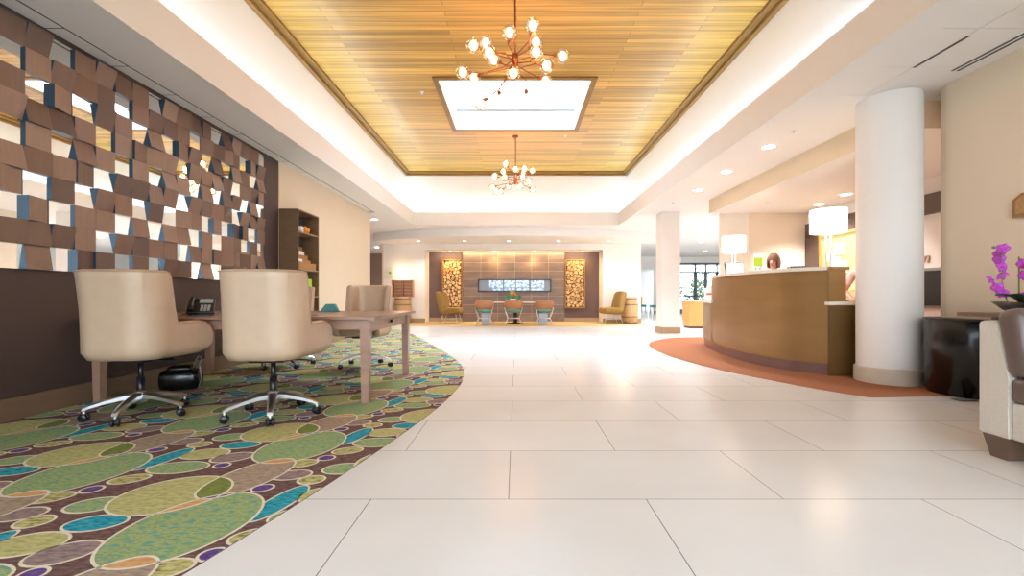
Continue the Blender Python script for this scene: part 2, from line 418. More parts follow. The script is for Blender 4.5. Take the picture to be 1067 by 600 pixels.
# far end of the lobby: wall with a deeper recess, glazed entrance
b = MB(); b.box(7.3, 8.35, 23.5, 23.7, 0, ZC); b.box(4.4, 6.3, 23.5, 23.7, 0, ZC); b.box(6.3, 7.3, 23.5, 23.7, 2.35, ZC)
b.box(8.35, 11.6, 23.5, 23.7, 2.72, ZC); b.box(11.6, 14, 23.5, 23.7, 0, ZC)
struct('wall_far', b, M['white'])
b = MB(); b.box(4.4, 8.35, 29.8, 30, 0, ZC); b.box(8.2, 8.35, 23.7, 29.8, 0, ZC); struct('wall_far_recess', b, M['white'])
b = MB(); b.box(7.3, 8.35, 23.47, 23.5, 0, 0.15, 0.004); struct('baseboard_far', b, M['base'])

b = MB(); b.box(12.6, 12.8, 4.6, 23.7, 0, ZC); struct('wall_far_right', b, M['white'])
b = MB(); b.box(4.2, 4.4, 16.6, 23.7, 0, ZC); struct('wall_far_left', b, M['white'])

# flat ceiling, built round the coffer
b = MB()
b.box(-3.58, -3.11, -1.6, 13.21, ZC, ZC + 0.07); b.box(3.11, 3.39, -1.6, 13.21, ZC, ZC + 0.07)
b.box(-3.11, 3.11, -1.6, 0.0, ZC, ZC + 0.07); b.box(-9, 14, 13.21, 31, ZC, ZC + 0.07)
b.box(3.39, 14, 4.672, 13.21, ZC, ZC + 0.07); b.box(-9, -3.58, 11.2, 13.21, ZC, ZC + 0.07)
struct('ceiling', b, M['ceil'])
# suspended tiles, left strip and right bay
b = MB()
b.box(XL - 0.1, -3.578, -1.6, 11.2, ZC + 0.03, ZC + 0.08, mi=1); b.box(3.392, XR + 0.5, -1.6, 4.67, ZC + 0.03, ZC + 0.08, mi=1)
for i in range(22):
    y0 = -1.6 + 0.58 * i; y0 = 3.51 - 0.58 * 9 + 0.58 * i
    b.box(XL + 0.005, -3.602, y0 + 0.007, min(y0 + 0.573, 11.2), ZC + 0.002, ZC + 0.03)
    if y0 + 0.574 < 4.76:
        b.box(3.392, 3.684, y0 + 0.003, y0 + 0.577, ZC + 0.002, ZC + 0.03)
        b.box(3.692, XR + 0.3, y0 + 0.003, y0 + 0.577, ZC + 0.002, ZC + 0.03)
b.box(-3.602, -3.581, -1.6, 11.2, ZC + 0.003, ZC + 0.03, mi=1)
for i in range(1, 22):
    y0 = 3.51 - 0.58 * 9 + 0.58 * i
    b.box(XL + 0.005, -3.602, y0 - 0.007, y0 + 0.007, ZC + 0.004, ZC + 0.03, mi=1)
struct('ceiling_tiles', b, [M['ceil'], mat('tile_grid_shadow_gap', (84, 78, 74), 0.8)])
# lowered ceiling over reception
b = MB(); b.box(4.25, 6.4, 4.8, 9.7, 2.75, ZC - 0.001); struct('ceiling_reception', b, M['beige'] if False else M['ceil'])
b = MB(); b.box(4.245, 4.25, 4.79, 9.72, 2.75, ZC - 0.001); b.box(4.245, 6.4, 4.79, 4.8, 2.75, ZC - 0.001); struct('trim_1', b, mat('warm_fascia', (226, 206, 176), 0.8, var=0.01))
# recess ceiling
b = MB(); b.box(4.4, 8.2, 23.7, 30, 2.5, 2.6); struct('ceiling_recess', b, M['ceil'])

# curved fascia in front of the fireplace wall
arc = [(x, 13.5 + 1.35 * (x / 4.8) ** 2) for x in [-4.8 + 9.6 * i / 40 for i in range(41)]]
b = MB(); b.prism(arc + [(4.8, 15.6), (-4.8, 15.6)], 2.79, ZC - 0.001); struct('ceiling_fascia', b, M['ceil'], smooth=False)

# coffer: lip, trough, cove walls
CX, CY0, CY1, ZW = 3.4, -0.3, 13.5, 4.72
b = MB()
for s in (-1, 1):
    b.box(min(s * 3.05, s * 3.11), max(s * 3.05, s * 3.11), 0.0, 13.21, ZC - 0.0, 3.44)
b.box(-3.05, 3.05, 13.15, 13.21, ZC, 3.44); b.box(-3.05, 3.05, 0.0, 0.06, ZC, 3.44)
struct('trim_2', b, M['ceil'])
b = MB()
for s in (-1, 1):
    b.box(min(s * CX, s * (CX + 0.1)), max(s * CX, s * (CX + 0.1)), CY0, CY1, ZC + 0.07, ZW)
    b.box(min(s * 3.11, s * CX), max(s * 3.11, s * CX), CY0, CY1, ZC + 0.071, ZC + 0.1)
b.box(-CX - 0.1, CX + 0.1, CY1, CY1 + 0.1, ZC + 0.07, ZW); b.box(-CX - 0.1, CX + 0.1, CY0 - 0.1, CY0, ZC + 0.07, ZW)
b.box(-3.11, 3.11, 13.21, CY1, ZC + 0.071, ZC + 0.1); b.box(-3.11, 3.11, CY0, 0.0, ZC + 0.071, ZC + 0.1)
struct('wall_cove', b, M['cove'])
# light strip lying in the trough
b = MB()
for s in (-1, 1): b.box(min(s * 3.2, s * 3.26), max(s * 3.2, s * 3.26), 0, 13.3, ZC + 0.1, ZC + 0.14)
b.box(-3.2, 3.2, 13.3, 13.36, ZC + 0.1, ZC + 0.14)
tag(b.build('cove_light', M['strip']), 'hidden white strip light running round the ceiling cove', 'light')

# plank ceiling round the skylight
SX0, SX1, SY0, SY1 = -1.36, 1.31, 7.72, 10.0
b = MB()
b.box(-CX, SX0, CY0, CY1, ZW, ZW + 0.06); b.box(SX1, CX, CY0, CY1, ZW, ZW + 0.06)
b.box(SX0, SX1, CY0, SY0, ZW, ZW + 0.06); b.box(SX0, SX1, SY1, CY1, ZW, ZW + 0.06)
struct('ceiling_planks', b, M['plank'])
b = MB()
for s in (-1, 1):
    b.box(min(s * CX, s * (CX - 0.16)), max(s * CX, s * (CX - 0.16)), CY0, CY1, ZW - 0.05, ZW, 0.008)
    b.box(min(s * CX, s * (CX - 0.07)), max(s * CX, s * (CX - 0.07)), CY0, CY1, ZW - 0.11, ZW - 0.05, 0.008)
b.box(-CX, CX, CY1 - 0.16, CY1, ZW - 0.05, ZW, 0.008); b.box(-CX, CX, CY1 - 0.07, CY1, ZW - 0.11, ZW - 0.05, 0.008)
struct('trim_3', b, M['goldtrim'])
# skylight
b = MB(); t = 0.1
b.box(SX0 - t, SX0, SY0 - t, SY1 + t, ZW - 0.03, ZW, 0.006); b.box(SX1, SX1 + t, SY0 - t, SY1 + t, ZW - 0.03, ZW, 0.006)
b.box(SX0, SX1, SY0 - t, SY0, ZW - 0.03, ZW, 0.006); b.box(SX0, SX1, SY1, SY1 + t, ZW - 0.03, ZW, 0.006)
struct('trim_4', b, M['goldtrim'])
b = MB()
e = 0.006
b.box(SX0 - 0.05, SX0 + e, SY0, SY1, ZW - 0.002, ZW + 0.6); b.box(SX1 - e, SX1 + 0.05, SY0, SY1, ZW - 0.002, ZW + 0.6)
b.box(SX0 + e, SX1 - e, SY0 - 0.05, SY0 + e, ZW - 0.002, ZW + 0.6); b.box(SX0 + e, SX1 - e, SY1 - e, SY1 + 0.05, ZW - 0.002, ZW + 0.6)
sk = struct('window_1', b, M['cove'])
b = MB()
b.box(SX0 + 0.006, SX1 - 0.006, SY1 - 0.09, SY1 - 0.006, ZW + 0.40, ZW + 0.54)
struct('window_frame', b, mat('mid_grey_frame', (136, 138, 138), 0.6), sk)  # the frame bar's own even grey
b = MB(); b.box(SX0, SX1, SY0, SY1, ZW + 0.565, ZW + 0.575); struct('pane', b, M['glass'], sk)

# columns
b = MB(); b.lathe([(0.285, 0.0), (0.285, 2.0), (0.285, ZC)], (4.03, 4.78, 0), 48); col = struct('column_round', b, M['white'])
b = MB(); b.lathe([(0.0, 0.17), (0.292, 0.17), (0.305, 0.155), (0.305, 0.0)], (4.03, 4.78, 0), 48); struct('column_base', b, mat('beige_column_base', (196, 184, 166), 0.5), col)
b = MB(); b.box(3.66, 4.12, 11.1, 11.56, 0, ZC, 0.01); col = struct('column_square', b, M['white'])
b = MB(); b.box(3.64, 4.14, 11.08, 11.58, 0, 0.15, 0.008); struct('column_base', b, M['base'], col)

# glazed entrance
dn = thing('door_1', 'dark framed glass entrance doors at the far end of the lobby', 'door'); dn['kind'] = 'structure'
b = MB(); Y0, Y1 = 23.54, 23.62
for x in (8.36, 9.52, 10.08, 10.68, 11.55): b.box(x, x + 0.07, Y0, Y1, 0, 2.7)
for z0, z1 in ((2.62, 2.72), (2.16, 2.26)): b.box(8.36, 11.6, Y0, Y1, z0, z1)
b.build('door_frame', M['darkmetal'], dn)
for x0, x1 in ((8.43, 9.52), (9.59, 10.08), (10.15, 10.68), (10.75, 11.55)):
    b = MB()
    b.box(x0, x1, Y0 + 0.01, Y1 - 0.01, 0.0, 0.26); b.box(x0, x1, Y0 + 0.01, Y1 - 0.01, 0.92, 0.98)
    b.box(x0, x0 + 0.05, Y0 + 0.01, Y1 - 0.01, 0.26, 2.16); b.box(x1 - 0.05, x1, Y0 + 0.01, Y1 - 0.01, 0.26, 2.16)
    lf = b.build('door_leaf', M['darkmetal'], dn)
    b = MB(); b.box(x0 + 0.05, x1 - 0.05, Y0 + 0.035, Y0 + 0.045, 0.26, 2.16); b.box(x0, x1, Y0 + 0.035, Y0 + 0.045, 2.26, 2.62); b.build('pane', M['glass'], lf)
    b = MB(); b.tube([(x1 - 0.03, Y0 - 0.04, 0.95), (x1 - 0.03, Y0 - 0.04, 1.25)], 0.015, 8); b.build('door_handle', M['darkmetal'], lf)
b = MB(); b.box(4, 20, 31, 60, -0.12, -0.01); b.box(8.4, 20, 23.8, 31, 0.0, 0.01); struct('pavement', b, M['pavement'])
b = MB(); b.box(5, 20, 23.75, 31.5, 3.3, 3.5); struct('added_shade_roof', b, M['ceil'])  # unseen roof added to dim the daylight outside the doors

# ------------------------------------------------------------------ floor coverings
def clip(poly, conv):
    """clip a polygon by a convex counter-clockwise polygon"""
    out = poly
    n = len(conv)
    for i in range(n):
        ax, ay = conv[i]; bx, by = conv[(i + 1) % n]
        ex, ey = bx - ax, by - ay
        inp, out = out, []
        if not inp: return []
        d = [ex * (p[1] - ay) - ey * (p[0] - ax) for p in inp]
        for j in range(len(inp)):
            p, q, dp, dq = inp[j - 1], inp[j], d[j - 1], d[j]
            if (dp >= 0) != (dq >= 0):
                t = dp / (dp - dq); out.append((p[0] + (q[0] - p[0]) * t, p[1] + (q[1] - p[1]) * t))
            if dq >= 0: out.append(q)
    return out

edge = spline([(-1.75, -0.5, 0), (-1.45, 0.4, 0), (-1.25, 1.0, 0), (-1.09, 1.5, 0), (-0.955, 2.02, 0), (-0.85, 2.5, 0), (-0.745, 3.05, 0), (-0.645, 3.7, 0), (-0.59, 4.4, 0),
               (-0.592, 4.95, 0), (-0.66, 5.55, 0), (-0.87, 6.4, 0), (-1.29, 7.6, 0), (-1.9, 9.2, 0), (-2.62, 11.0, 0), (-3.72, 13.2, 0)], 3)
CARP = [(-3.726, -0.9)] + [(p.x, p.y) for p in edge]
# keep it strictly convex
def hull(pts):
    pts = sorted(set(pts)); cr = lambda o, a, b_: (a[0] - o[0]) * (b_[1] - o[1]) - (a[1] - o[1]) * (b_[0] - o[0])
    lo, up = [], []
    for p in pts:
        while len(lo) > 1 and cr(lo[-2], lo[-1], p) <= 0: lo.pop()
        lo.append(p)
    for p in pts[::-1]:
        while len(up) > 1 and cr(up[-2], up[-1], p) <= 0: up.pop()
        up.append(p)
    return lo[:-1] + up[:-1]
CARP = hull(CARP)

KN = list(K); KI = {k: i for i, k in enumerate(KN)}
b = MB(); b.prism(CARP, 0.0005, 0.003, mi=KI['ground'])
def ell(cx, cy, a, bb, th, n=44, grow=0.0):
    c, s = math.cos(R(th)), math.sin(R(th)); out = []
    for i in range(n):
        t = 2 * PI * i / n; x, y = (a + grow) * math.cos(t), (bb + grow) * math.sin(t)
        out.append((cx + c * x - s * y, cy + s * x + c * y))
    return out
def put(poly, lvl, key):
    q = clip(poly, CARP)
    if len(q) > 2: b.face([(x, y, 0.003 + 0.0004 * lvl) for x, y in q], KI[key])
def ring(e0, lvl, w_):
    cx, cy, a, bb, th = e0
    p, q = ell(*e0, grow=w_ * 0.5), ell(*e0, grow=-w_ * 0.5)
    n = len(p)
    for i in range(n): put([p[i], p[(i + 1) % n], q[(i + 1) % n], q[i]], lvl, 'cream')
BIG = [('yellow', -0.275, 0.275, 0.235, 0.20, 20), ('beige', -0.04, 0.475, 0.26, 0.14, 72), ('green', 0, 0, 0.295, 0.222, 74)]
SMALL = [('teal', -0.39, 0.02, .105, .06, 8), ('green', -0.545, 0.175, .10, .065, 10), ('speck', -0.63, 0.45, .08, .05, 20), ('green', -0.50, 0.60, .14, .075, 5),
         ('teal', 0.26, 0.20, .165, .056, 78), ('yellow', -0.50, -0.135, .12, .075, 8), ('purple', 0.10, 0.345, .045, .036, 20), ('purple', -0.285, -0.31, .038, .032, 0),
         ('plum', -0.305, -0.19, .10, .066, 25), ('purple', 0.235, -0.20, .043, .036, 10), ('speck', 0.125, -0.285, .085, .05, 20), ('speck', 0.29, -0.50, .06, .046, 10), ('plum', 0.16, -0.44, .09, .055, 12)]
w_ = 0.011
for i in range(-3, 5):
    for j in range(-4, 18):
        ox = -1.315 + 0.94 * i; oy = 1.77 - 0.53 * i + 0.94 * j
        if not (-5 < ox < 1.2 and -2 < oy < 14.5): continue
        for key, dx, dy, a, bb, th in SMALL:
            e0 = (ox + dx, oy + dy, a * 1.08, bb * 1.14, th)
            put(ell(*e0, n=28, grow=w_ * 0.5), 1, 'cream'); put(ell(*e0, n=28, grow=-w_ * 0.5), 2, key)
        E = [(ox + dx, oy + dy, a, bb, th) for _, dx, dy, a, bb, th in BIG]
        P = [ell(*e0) for e0 in E]
        for lv, q in zip((3, 4, 5), range(3)): put(P[q], lv, BIG[q][0])
        yt = clip(P[0], P[1]); yg = clip(P[0], P[2])
        low = ell(ox - 0.04, oy + 0.475 - 0.94, 0.26, 0.14, 72)      # the beige oval of the neighbour below
        if len(yt) > 2: put(yt, 6, 'olive')
        if len(yg) > 2: put(yg, 6, 'orange')
        tg = clip(P[1], P[2])
        if len(tg) > 2: put(tg, 7, 'purple')
        lg = clip(low, P[2])
        if len(lg) > 2: put(lg, 6, 'orange')
        for e0 in E: ring(e0, 8, w_)
tag(b.build('carpet', [K[k] for k in KN], normals=False), 'brown carpet patterned with green, yellow, teal and purple ovals under the work table', 'carpet')

b = MB(); pts = spline([(4.3, 9.93, 0), (3.6, 9.85, 0), (3.15, 9.5, 0), (2.72, 8.9, 0), (2.5, 8.3, 0), (2.38, 7.5, 0), (2.38, 6.6, 0), (2.54, 5.6, 0), (2.79, 4.86, 0), (2.99, 4.38, 0), (3.22, 4.03, 0)], 5)
b.prism([(p.x, p.y) for p in pts] + [(4.28, 4.1), (4.28, 4.42), (4.34, 4.6), (4.5, 4.68), (6.38, 4.68), (6.38, 9.68), (5.0, 9.68)], 0.0005, 0.006)
tag(b.build('carpet', M['terra'], smooth=False), 'terracotta carpet with a curved edge under the reception desk', 'carpet')
arc = [(x, 13.45 + 0.9 * (abs(x) / 4.7) ** 2.2) for x in [-4.6 + 8.9 * i / 30 for i in range(31)]]
b = MB(); b.prism(arc + [(4.3, 15.56), (AX1, 15.56), (AX1 - 0.01, 16.19), (AX0 + 0.01, 16.19), (AX0, 15.56), (-4.6, 15.56)], 0.0005, 0.006)
tag(b.build('carpet', M['goldrug'], smooth=False), 'gold carpet with a curved edge in front of the fireplace wall', 'carpet')

# ------------------------------------------------------------------ mosaic of walnut blocks and mirrors
mp_ = thing('wall_panel', 'mosaic of tilted walnut blocks and small mirrors on the dark left wall', 'wall art', (XL, 0, 1.13))
NR, TS, NC, YS = 10, 0.187, 37, -0.4
MIR = {0: {1, 3, 6, 8}, 1: {0, 5}, 2: {1, 3, 6, 8}, 3: {2, 4, 7, 9}, 4: {0, 5}, 5: {1, 3, 6, 8}, 6: {0, 5}, 7: {2, 4, 7, 9}, 8: {1, 6}, 9: {3, 8}}
bw_, bmr = MB(), MB()
for r in range(NR):
    for c in range(NC):
        y0 = YS + c * TS; y1 = y0 + TS; z0 = r * TS; z1 = z0 + TS
        cc = (c + 7) % 10
        if cc in MIR[r]:
            bmr.box(0.012, 0.016, y0, y1, z0, z1)
            continue
        d = [0.036] * 4                                   # depth at (y0 z0) (y1 z0) (y1 z1) (y0 z1)
        mode = rnd.choice('LRTBTBNN'); k = rnd.uniform(0.012, 0.026)
        if mode == 'L': d = [0.036 + k, 0.036 - k, 0.036 - k, 0.036 + k]
        if mode == 'R': d = [0.036 - k, 0.036 + k, 0.036 + k, 0.036 - k]
        if mode == 'T': d = [0.036 - k, 0.036 - k, 0.036 + k, 0.036 + k]
        if mode == 'B': d = [0.036 + k, 0.036 + k, 0.036 - k, 0.036 - k]
        g = 0.001
        Q = [(y0 + g, z0 + g), (y1 - g, z0 + g), (y1 - g, z1 - g), (y0 + g, z1 - g)]
        fr = [(d[i], Q[i][0], Q[i][1]) for i in range(4)]; bk = [(0.012, Q[i][0], Q[i][1]) for i in range(4)]
        bw_.face(fr, rnd.randrange(4))
        for i in range(4):
            jn = (i + 1) % 4
            bw_.face([bk[i], bk[jn], fr[jn], fr[i]], 4)
ye = YS + NC * TS
bb_ = MB(); bb_.box(0.001, 0.0125, YS, ye, 0, NR * TS); bb_.build('backing_board', M['darkbrown'], mp_)
bw_.build('wood_blocks', M['tilewood'] + [M['tileside']], mp_)
bmr.build('mirror_squares', M['mirror'], mp_)
# ------------------------------------------------------------------ work table
tb = thing('work_table', 'long greyed walnut work table running out from the mosaic wall', 'table', (-2.45, 4.5, 0.001))
TX, TY = 1.25, 0.76
b = MB(); b.box(-TX, TX, -TY, TY, 0.722, 0.75, 0.005); b.build('tabletop', M['desk'], tb)
for sx in (-1, 1):
    for sy in (-1, 1):
        b = MB(); x = sx * (TX - 0.1); y = sy * (TY - 0.075)
        q = lambda h, z: [(x - h, y - h, z), (x + h, y - h, z), (x + h, y + h, z), (x - h, y + h, z)]
        lo, hi = q(0.030, 0.006), q(0.040, 0.722)
        for i in range(4): b.face([lo[i], lo[(i + 1) % 4], hi[(i + 1) % 4], hi[i]])
        b.face(lo[::-1]); b.face(hi); b.build('leg', M['desk'], tb, smooth=False)
b = MB(); x, y = TX - 0.1, TY - 0.075
for s in (-1, 1):
    b.box(-x + 0.045, x - 0.045, min(s * (y - 0.015), s * (y + 0.012)), max(s * (y - 0.015), s * (y + 0.012)), 0.635, 0.722)
    b.box(min(s * (x - 0.012), s * (x + 0.012)), max(s * (x - 0.012), s * (x + 0.012)), -y + 0.045, y - 0.045, 0.61, 0.722)
b.build('apron', M['desk'], tb)
b = MB(); b.lathe([(0.0, 0.022), (0.016, 0.02), (0.018, 0.008), (0.01, 0.0)], (0, 0, 0), 14, mtx=Matrix.Translation((x + 0.012, 0.02, 0.67)) @ Matrix.Rotation(R(90), 4, 'Y'))
b.build('knob', M['black'], tb)

# ------------------------------------------------------------------ wing back office chairs
def office_chair(label, loc, rz, phase, lift, group):
    t = thing('office_chair', label, 'chair', loc, rz, group)
    zb = 0.47 + lift
    def path(s):            # s 0..1 from front of the left arm round the back to the front of the right arm
        L1, Lc, Lb = 0.47, 0.298, 0.194
        tot = 2 * L1 + 2 * Lc + Lb; d = s * tot; ro = 0.19
        hw = 0.287
        if d < L1: q = d / L1; return (-hw - 0.03 * (1 - q) ** 1.5, 0.36 - q * (0.36 + 0.11))
        d -= L1
        if d < Lc: a = d / Lc * PI / 2; return (-hw + ro - ro * math.cos(a), -0.11 - ro * math.sin(a))
        d -= Lc
        if d < Lb: return (-hw + ro + (2 * hw - 2 * ro) * d / Lb, -0.30)
        d -= Lb
        if d < Lc: a = d / Lc * PI / 2; return (hw - ro + ro * math.sin(a), -0.11 - ro * (1 - 0) * math.cos(a))
        d -= Lc; q = min(1, d / L1); return (hw + 0.03 * q ** 1.5, -0.11 + q * 0.47)
    NS, NW = 120, 12
    def prof(s):            # top and bottom height along the path
        u = abs(s - 0.5) * 2                     # 0 at the back's middle, 1 at the arm fronts
        top = 1.085
        if u > 0.455:
            k = min(1, (u - 0.455) / 0.115); k = k * k * (3 - 2 * k); top = 1.085 - k * 0.385
        bot = 0.455
        if u > 0.83:
            k = (u - 0.83) / 0.17; c = 1 - math.sqrt(max(0, 1 - k * k))
            mid = 0.60; top = top + (mid - top) * c; bot = bot + (mid - bot) * c * 0.98
        if u < 0.2: pass
        return top + lift, bot + lift
    def pt(s, z, off):
        x, y = path(s); e = 1e-3
        x0, y0 = path(max(0, s - e)); x1, y1 = path(min(1, s + e)); tx, ty = x1 - x0, y1 - y0; l = math.hypot(tx, ty); nx, ny = ty / l, -tx / l   # outward
        if nx * x + ny * (y + 0.0) < 0: nx, ny = -nx, -ny
        h = max(0.0, (z - zb) / 0.6)
        u = abs(s - 0.5) * 2; wb = max(0.0, 1 - max(0, u - 0.3) / 0.45)
        fl = (0.036 * h * h - 0.008) * wb                      # the back flares out towards its top
        low = 0.035 * max(0.0, 1 - (z - zb + 0.015) / 0.06) ** 2   # tucked under at the bottom edge
        return Vector((x + nx * (off + fl * (0.4 if abs(nx) > 0.7 else 1.0) - low), y + ny * (off + fl - low), z))
    b = MB(); rows = []
    for i in range(NS + 1):
        s = i / NS; top, bot = prof(s); th = 0.072
        ring_ = []
        for k in range(NW + 1):
            ring_.append(pt(s, bot + (top - bot) * k / NW, 0))
        for k in range(1, 4):
            a = k / 4 * PI; ring_.append(pt(s, top + 0.022 * math.sin(a) * min(1, (top - bot) / 0.15), -th * (1 - math.cos(a)) / 2))
        for k in range(NW + 1):
            ring_.append(pt(s, top - (top - bot) * k / NW, -th))
        rows.append(ring_)
    vs = b.grid(rows, closed_u=True)
    b.bm.faces.new(vs[0]); b.bm.faces.new(vs[-1][::-1])
    b.build('shell', M['leather'], t, smooth=True, weld=0.0004)
    # welt along the outer top edge
    b = MB(); b.tube([pt(0.06 + 0.88 * i / 70, prof(0.06 + 0.88 * i / 70)[0] + 0.006, 0.0) for i in range(71)], 0.0055, 6); b.build('welt', M['piping'], t)
    b = MB(); b.box(-0.213, 0.213, -0.205, 0.33, 0.462 + lift, 0.575 + lift, 0.04); b.build('seat', M['leather'], t, smooth=True)
    b = MB(); b.box(-0.13, 0.13, -0.12, 0.14, 0.42 + lift, 0.47 + lift, 0.015); b.tube([(0.12, 0.02, 0.43 + lift), (0.24, 0.02, 0.425 + lift), (0.27, 0.02, 0.42 + lift)], 0.007, 8); b.build('tilt_mechanism', M['black'], t)
    b = MB(); b.tube([(0, 0, 0.13), (0, 0, 0.3)], 0.027, 16); b.tube([(0, 0, 0.25), (0, 0, 0.43 + lift)], 0.019, 16); b.build('gas_column', M['black'], t)
    b = MB(); b.lathe([(0.0, 0.105), (0.04, 0.105), (0.048, 0.115), (0.048, 0.18), (0.038, 0.2), (0.028, 0.203)], (0, 0, 0), 20)
    for k in range(5):
        a = R(phase + 72 * k) - rz; c, s = math.cos(a), math.sin(a)
        P = [(0.03, 0.165), (0.12, 0.155), (0.22, 0.132), (0.295, 0.108), (0.328, 0.092)]
        rows = []
        for (r_, z_), wd, hh in zip(P, (0.034, 0.03, 0.026, 0.022, 0.018), (0.024, 0.019, 0.015, 0.013, 0.012)):
            rows.append([Vector((r_ * c - s * w2, r_ * s + c * w2, z_ + h2)) for w2, h2 in ((-wd, -hh), (wd, -hh), (wd, hh * 0.4), (wd * 0.55, hh), (-wd * 0.55, hh), (-wd, hh * 0.4))])
        v = b.grid(rows, closed_u=True, smooth=False); b.bm.faces.new(v[-1]); b.bm.faces.new(v[0][::-1])
        b.tube([(0.318 * c, 0.318 * s, 0.085), (0.318 * c, 0.318 * s, 0.05)], 0.009, 8)
    b.build('star_base', M['chrome'], t)
    for k in range(5):
        a = R(phase + 72 * k) - rz; tw = a + R(50 + 37 * k)
        mt = Matrix.Translation((0.318 * math.cos(a), 0.318 * math.sin(a), 0.035)) @ Matrix.Rotation(tw, 4, 'Z') @ Matrix.Rotation(R(90), 4, 'X')
        b = MB()
        for z0 in (-0.026, 0.006): b.lathe([(0.0, z0), (0.025, z0), (0.029, z0 + 0.004), (0.029, z0 + 0.016), (0.025, z0 + 0.02), (0.0, z0 + 0.02)], (0, 0, 0), 18, mtx=mt)
        b.lathe([(0.0, -0.006), (0.02, -0.006), (0.02, 0.006), (0.0, 0.006)], (0, 0, 0), 12, mtx=mt)
        b.build('caster', M['black'], t)
    return t
G = 'beige wing back office chairs at the work table'
office_chair('beige leather wing back office chair nearest the dark wall, its back to us', (-2.875, 3.38, 0.0068), R(2), -3, 0.0, G)
office_chair('beige leather wing back office chair with its back to us, near the table middle', (-1.86, 3.38, 0.0068), R(3), 7, 0.0, G)
office_chair('beige office chair on the far side of the table, facing us', (-1.95, 5.72, 0.0068), R(176), 0, -0.04, G)
office_chair('office chair almost hidden behind the second beige chair, only its casters showing', (-3.0, 5.76, 0.0068), R(180), 30, -0.06, G)

# ------------------------------------------------------------------ things on and under the table
t = thing('desk_phone', 'black office telephone with grey keypad on the work table', 'telephone', (-2.83, 3.97, 0.752), R(-62))
mt = Matrix.Rotation(R(0), 4, 'Z')
b = MB(); sl = Matrix.Translation((0.02, 0, 0.08)) @ Matrix.Rotation(R(38), 4, 'Y')
b.box(-0.10, 0.10, -0.10, 0.10, -0.012, 0.014, 0.006, mtx=sl)
b.box(-0.085, -0.06, -0.085, 0.085, 0.0, 0.10, 0.004); b.box(-0.09, 0.11, -0.09, 0.09, 0.0, 0.014, 0.004); b.build('body', M['black'], t)
b = MB(); b.box(-0.085, -0.03, -0.015, 0.085, 0.0145, 0.018, 0.001, mtx=sl); b.build('display', mat('phone_display', (168, 176, 182), 0.2), t)
b = MB()
for i in range(4):
    for j in range(3): b.box(0.0 + i * 0.022, 0.016 + i * 0.022, 0.0 + j * 0.026, 0.02 + j * 0.026, 0.0145, 0.019, 0.001, mtx=sl)
b.build('keypad', mat('phone_keys', (176, 178, 182), 0.4), t)
b = MB(); b.tube([sl @ Vector(p) for p in ((-0.095, -0.065, 0.035), (-0.05, -0.065, 0.045), (0.05, -0.065, 0.045), (0.095, -0.065, 0.035))], [0.024, 0.016, 0.016, 0.024], 12); b.build('handset', M['black'], t)
b = MB(); b.tube(spline([(-0.06, -0.08, 0.02), (-0.10, -0.13, 0.012), (-0.07, -0.17, 0.02), (-0.02, -0.15, 0.01), (-0.04, -0.11, 0.012)], 6), 0.004, 6); b.build('cord', M['black'], t)

t = thing('tent_card', 'teal folded card standing on the far side of the table', 'card', (-2.12, 5.02, 0.752), R(8))
b = MB(); b.prism([(-0.1, 0), (0.1, 0), (0.055, 0.085), (-0.035, 0.085)], -0.04, 0.04, mtx=Matrix.Rotation(R(90), 4, 'X')); b.build('card', M['teal'], t, smooth=False)
b = MB(); b.box(-0.11, 0.11, -0.055, 0.055, 0.0, 0.004); b.build('base', M['black'], t)

t = thing('equipment_bag', 'black rounded bag with a pale looped cord on the carpet under the table', 'bag', (-3.3, 4.35, 0.0072), R(20))
b = MB(); b.box(-0.17, 0.17, -0.11, 0.11, 0.0, 0.2, 0.06); b.box(-0.1, 0.1, -0.08, 0.08, 0.18, 0.235, 0.025); b.build('body', M['gloss'], t, smooth=True)
b = MB(); b.tube(spline([(0.16, -0.06, 0.02), (0.19, -0.09, 0.12), (0.175, -0.08, 0.24), (0.19, -0.08, 0.3), (0.15, -0.04, 0.32), (0.1, 0.0, 0.22)], 6), 0.006, 6); b.build('cord', M['grey'], t)

# ------------------------------------------------------------------ tall shelf unit with brochures
t = thing('shelf_unit', 'tall dark wooden shelf unit against the beige left wall', 'shelf', (XL + 0.012, 7.32, 0.0068))
D, Wd, Ht = 0.30, 0.37, 2.3
b = MB()
for s in (-1, 1): b.box(0, D, min(s * Wd, s * (Wd - 0.022)), max(s * Wd, s * (Wd - 0.022)), 0, Ht, 0.002)
b.box(0, D, -Wd, Wd, Ht - 0.022, Ht, 0.002); b.build('carcass', M['shelfwood'], t)
b = MB(); b.box(0.004, 0.012, -Wd + 0.022, Wd - 0.022, 0.1, Ht - 0.022); b.build('back_panel', M['shelfback'], t)
for z in (0.1, 0.5, 0.92, 1.36, 1.96):
    b = MB(); b.box(0.012, D - 0.004, -Wd + 0.022, Wd - 0.022, z - 0.022, z, 0.002); b.build('shelf', mat('shelf_edge', (150, 128, 104), 0.45), t)
b = MB(); b.box(0.02, D - 0.03, -Wd + 0.022, Wd - 0.022, 0.0, 0.078); b.build('plinth', M['shelfwood'], t)
X0 = XL + 0.012
t = thing('snack_bag', 'crumpled orange bag on the top of the tall shelf unit', 'bag', (X0 + 0.17, 7.42, 1.969), 0)
b = MB(); b.ball((0, 0, 0.065), 0.1, 20, sc=(0.8, 1.35, 0.64)); 
for v in b.bm.verts: v.co += Vector((math.sin(v.co.y * 60) * 0.008, 0, math.sin(v.co.x * 70 + v.co.y * 50) * 0.009)); v.co.z = max(0, v.co.z)
b.build('bag', M['orange'], t, smooth=True)
t = thing('paper_packet', 'small white packet beside the orange bag', 'packet', (X0 + 0.21, 7.22, 1.969), R(15))
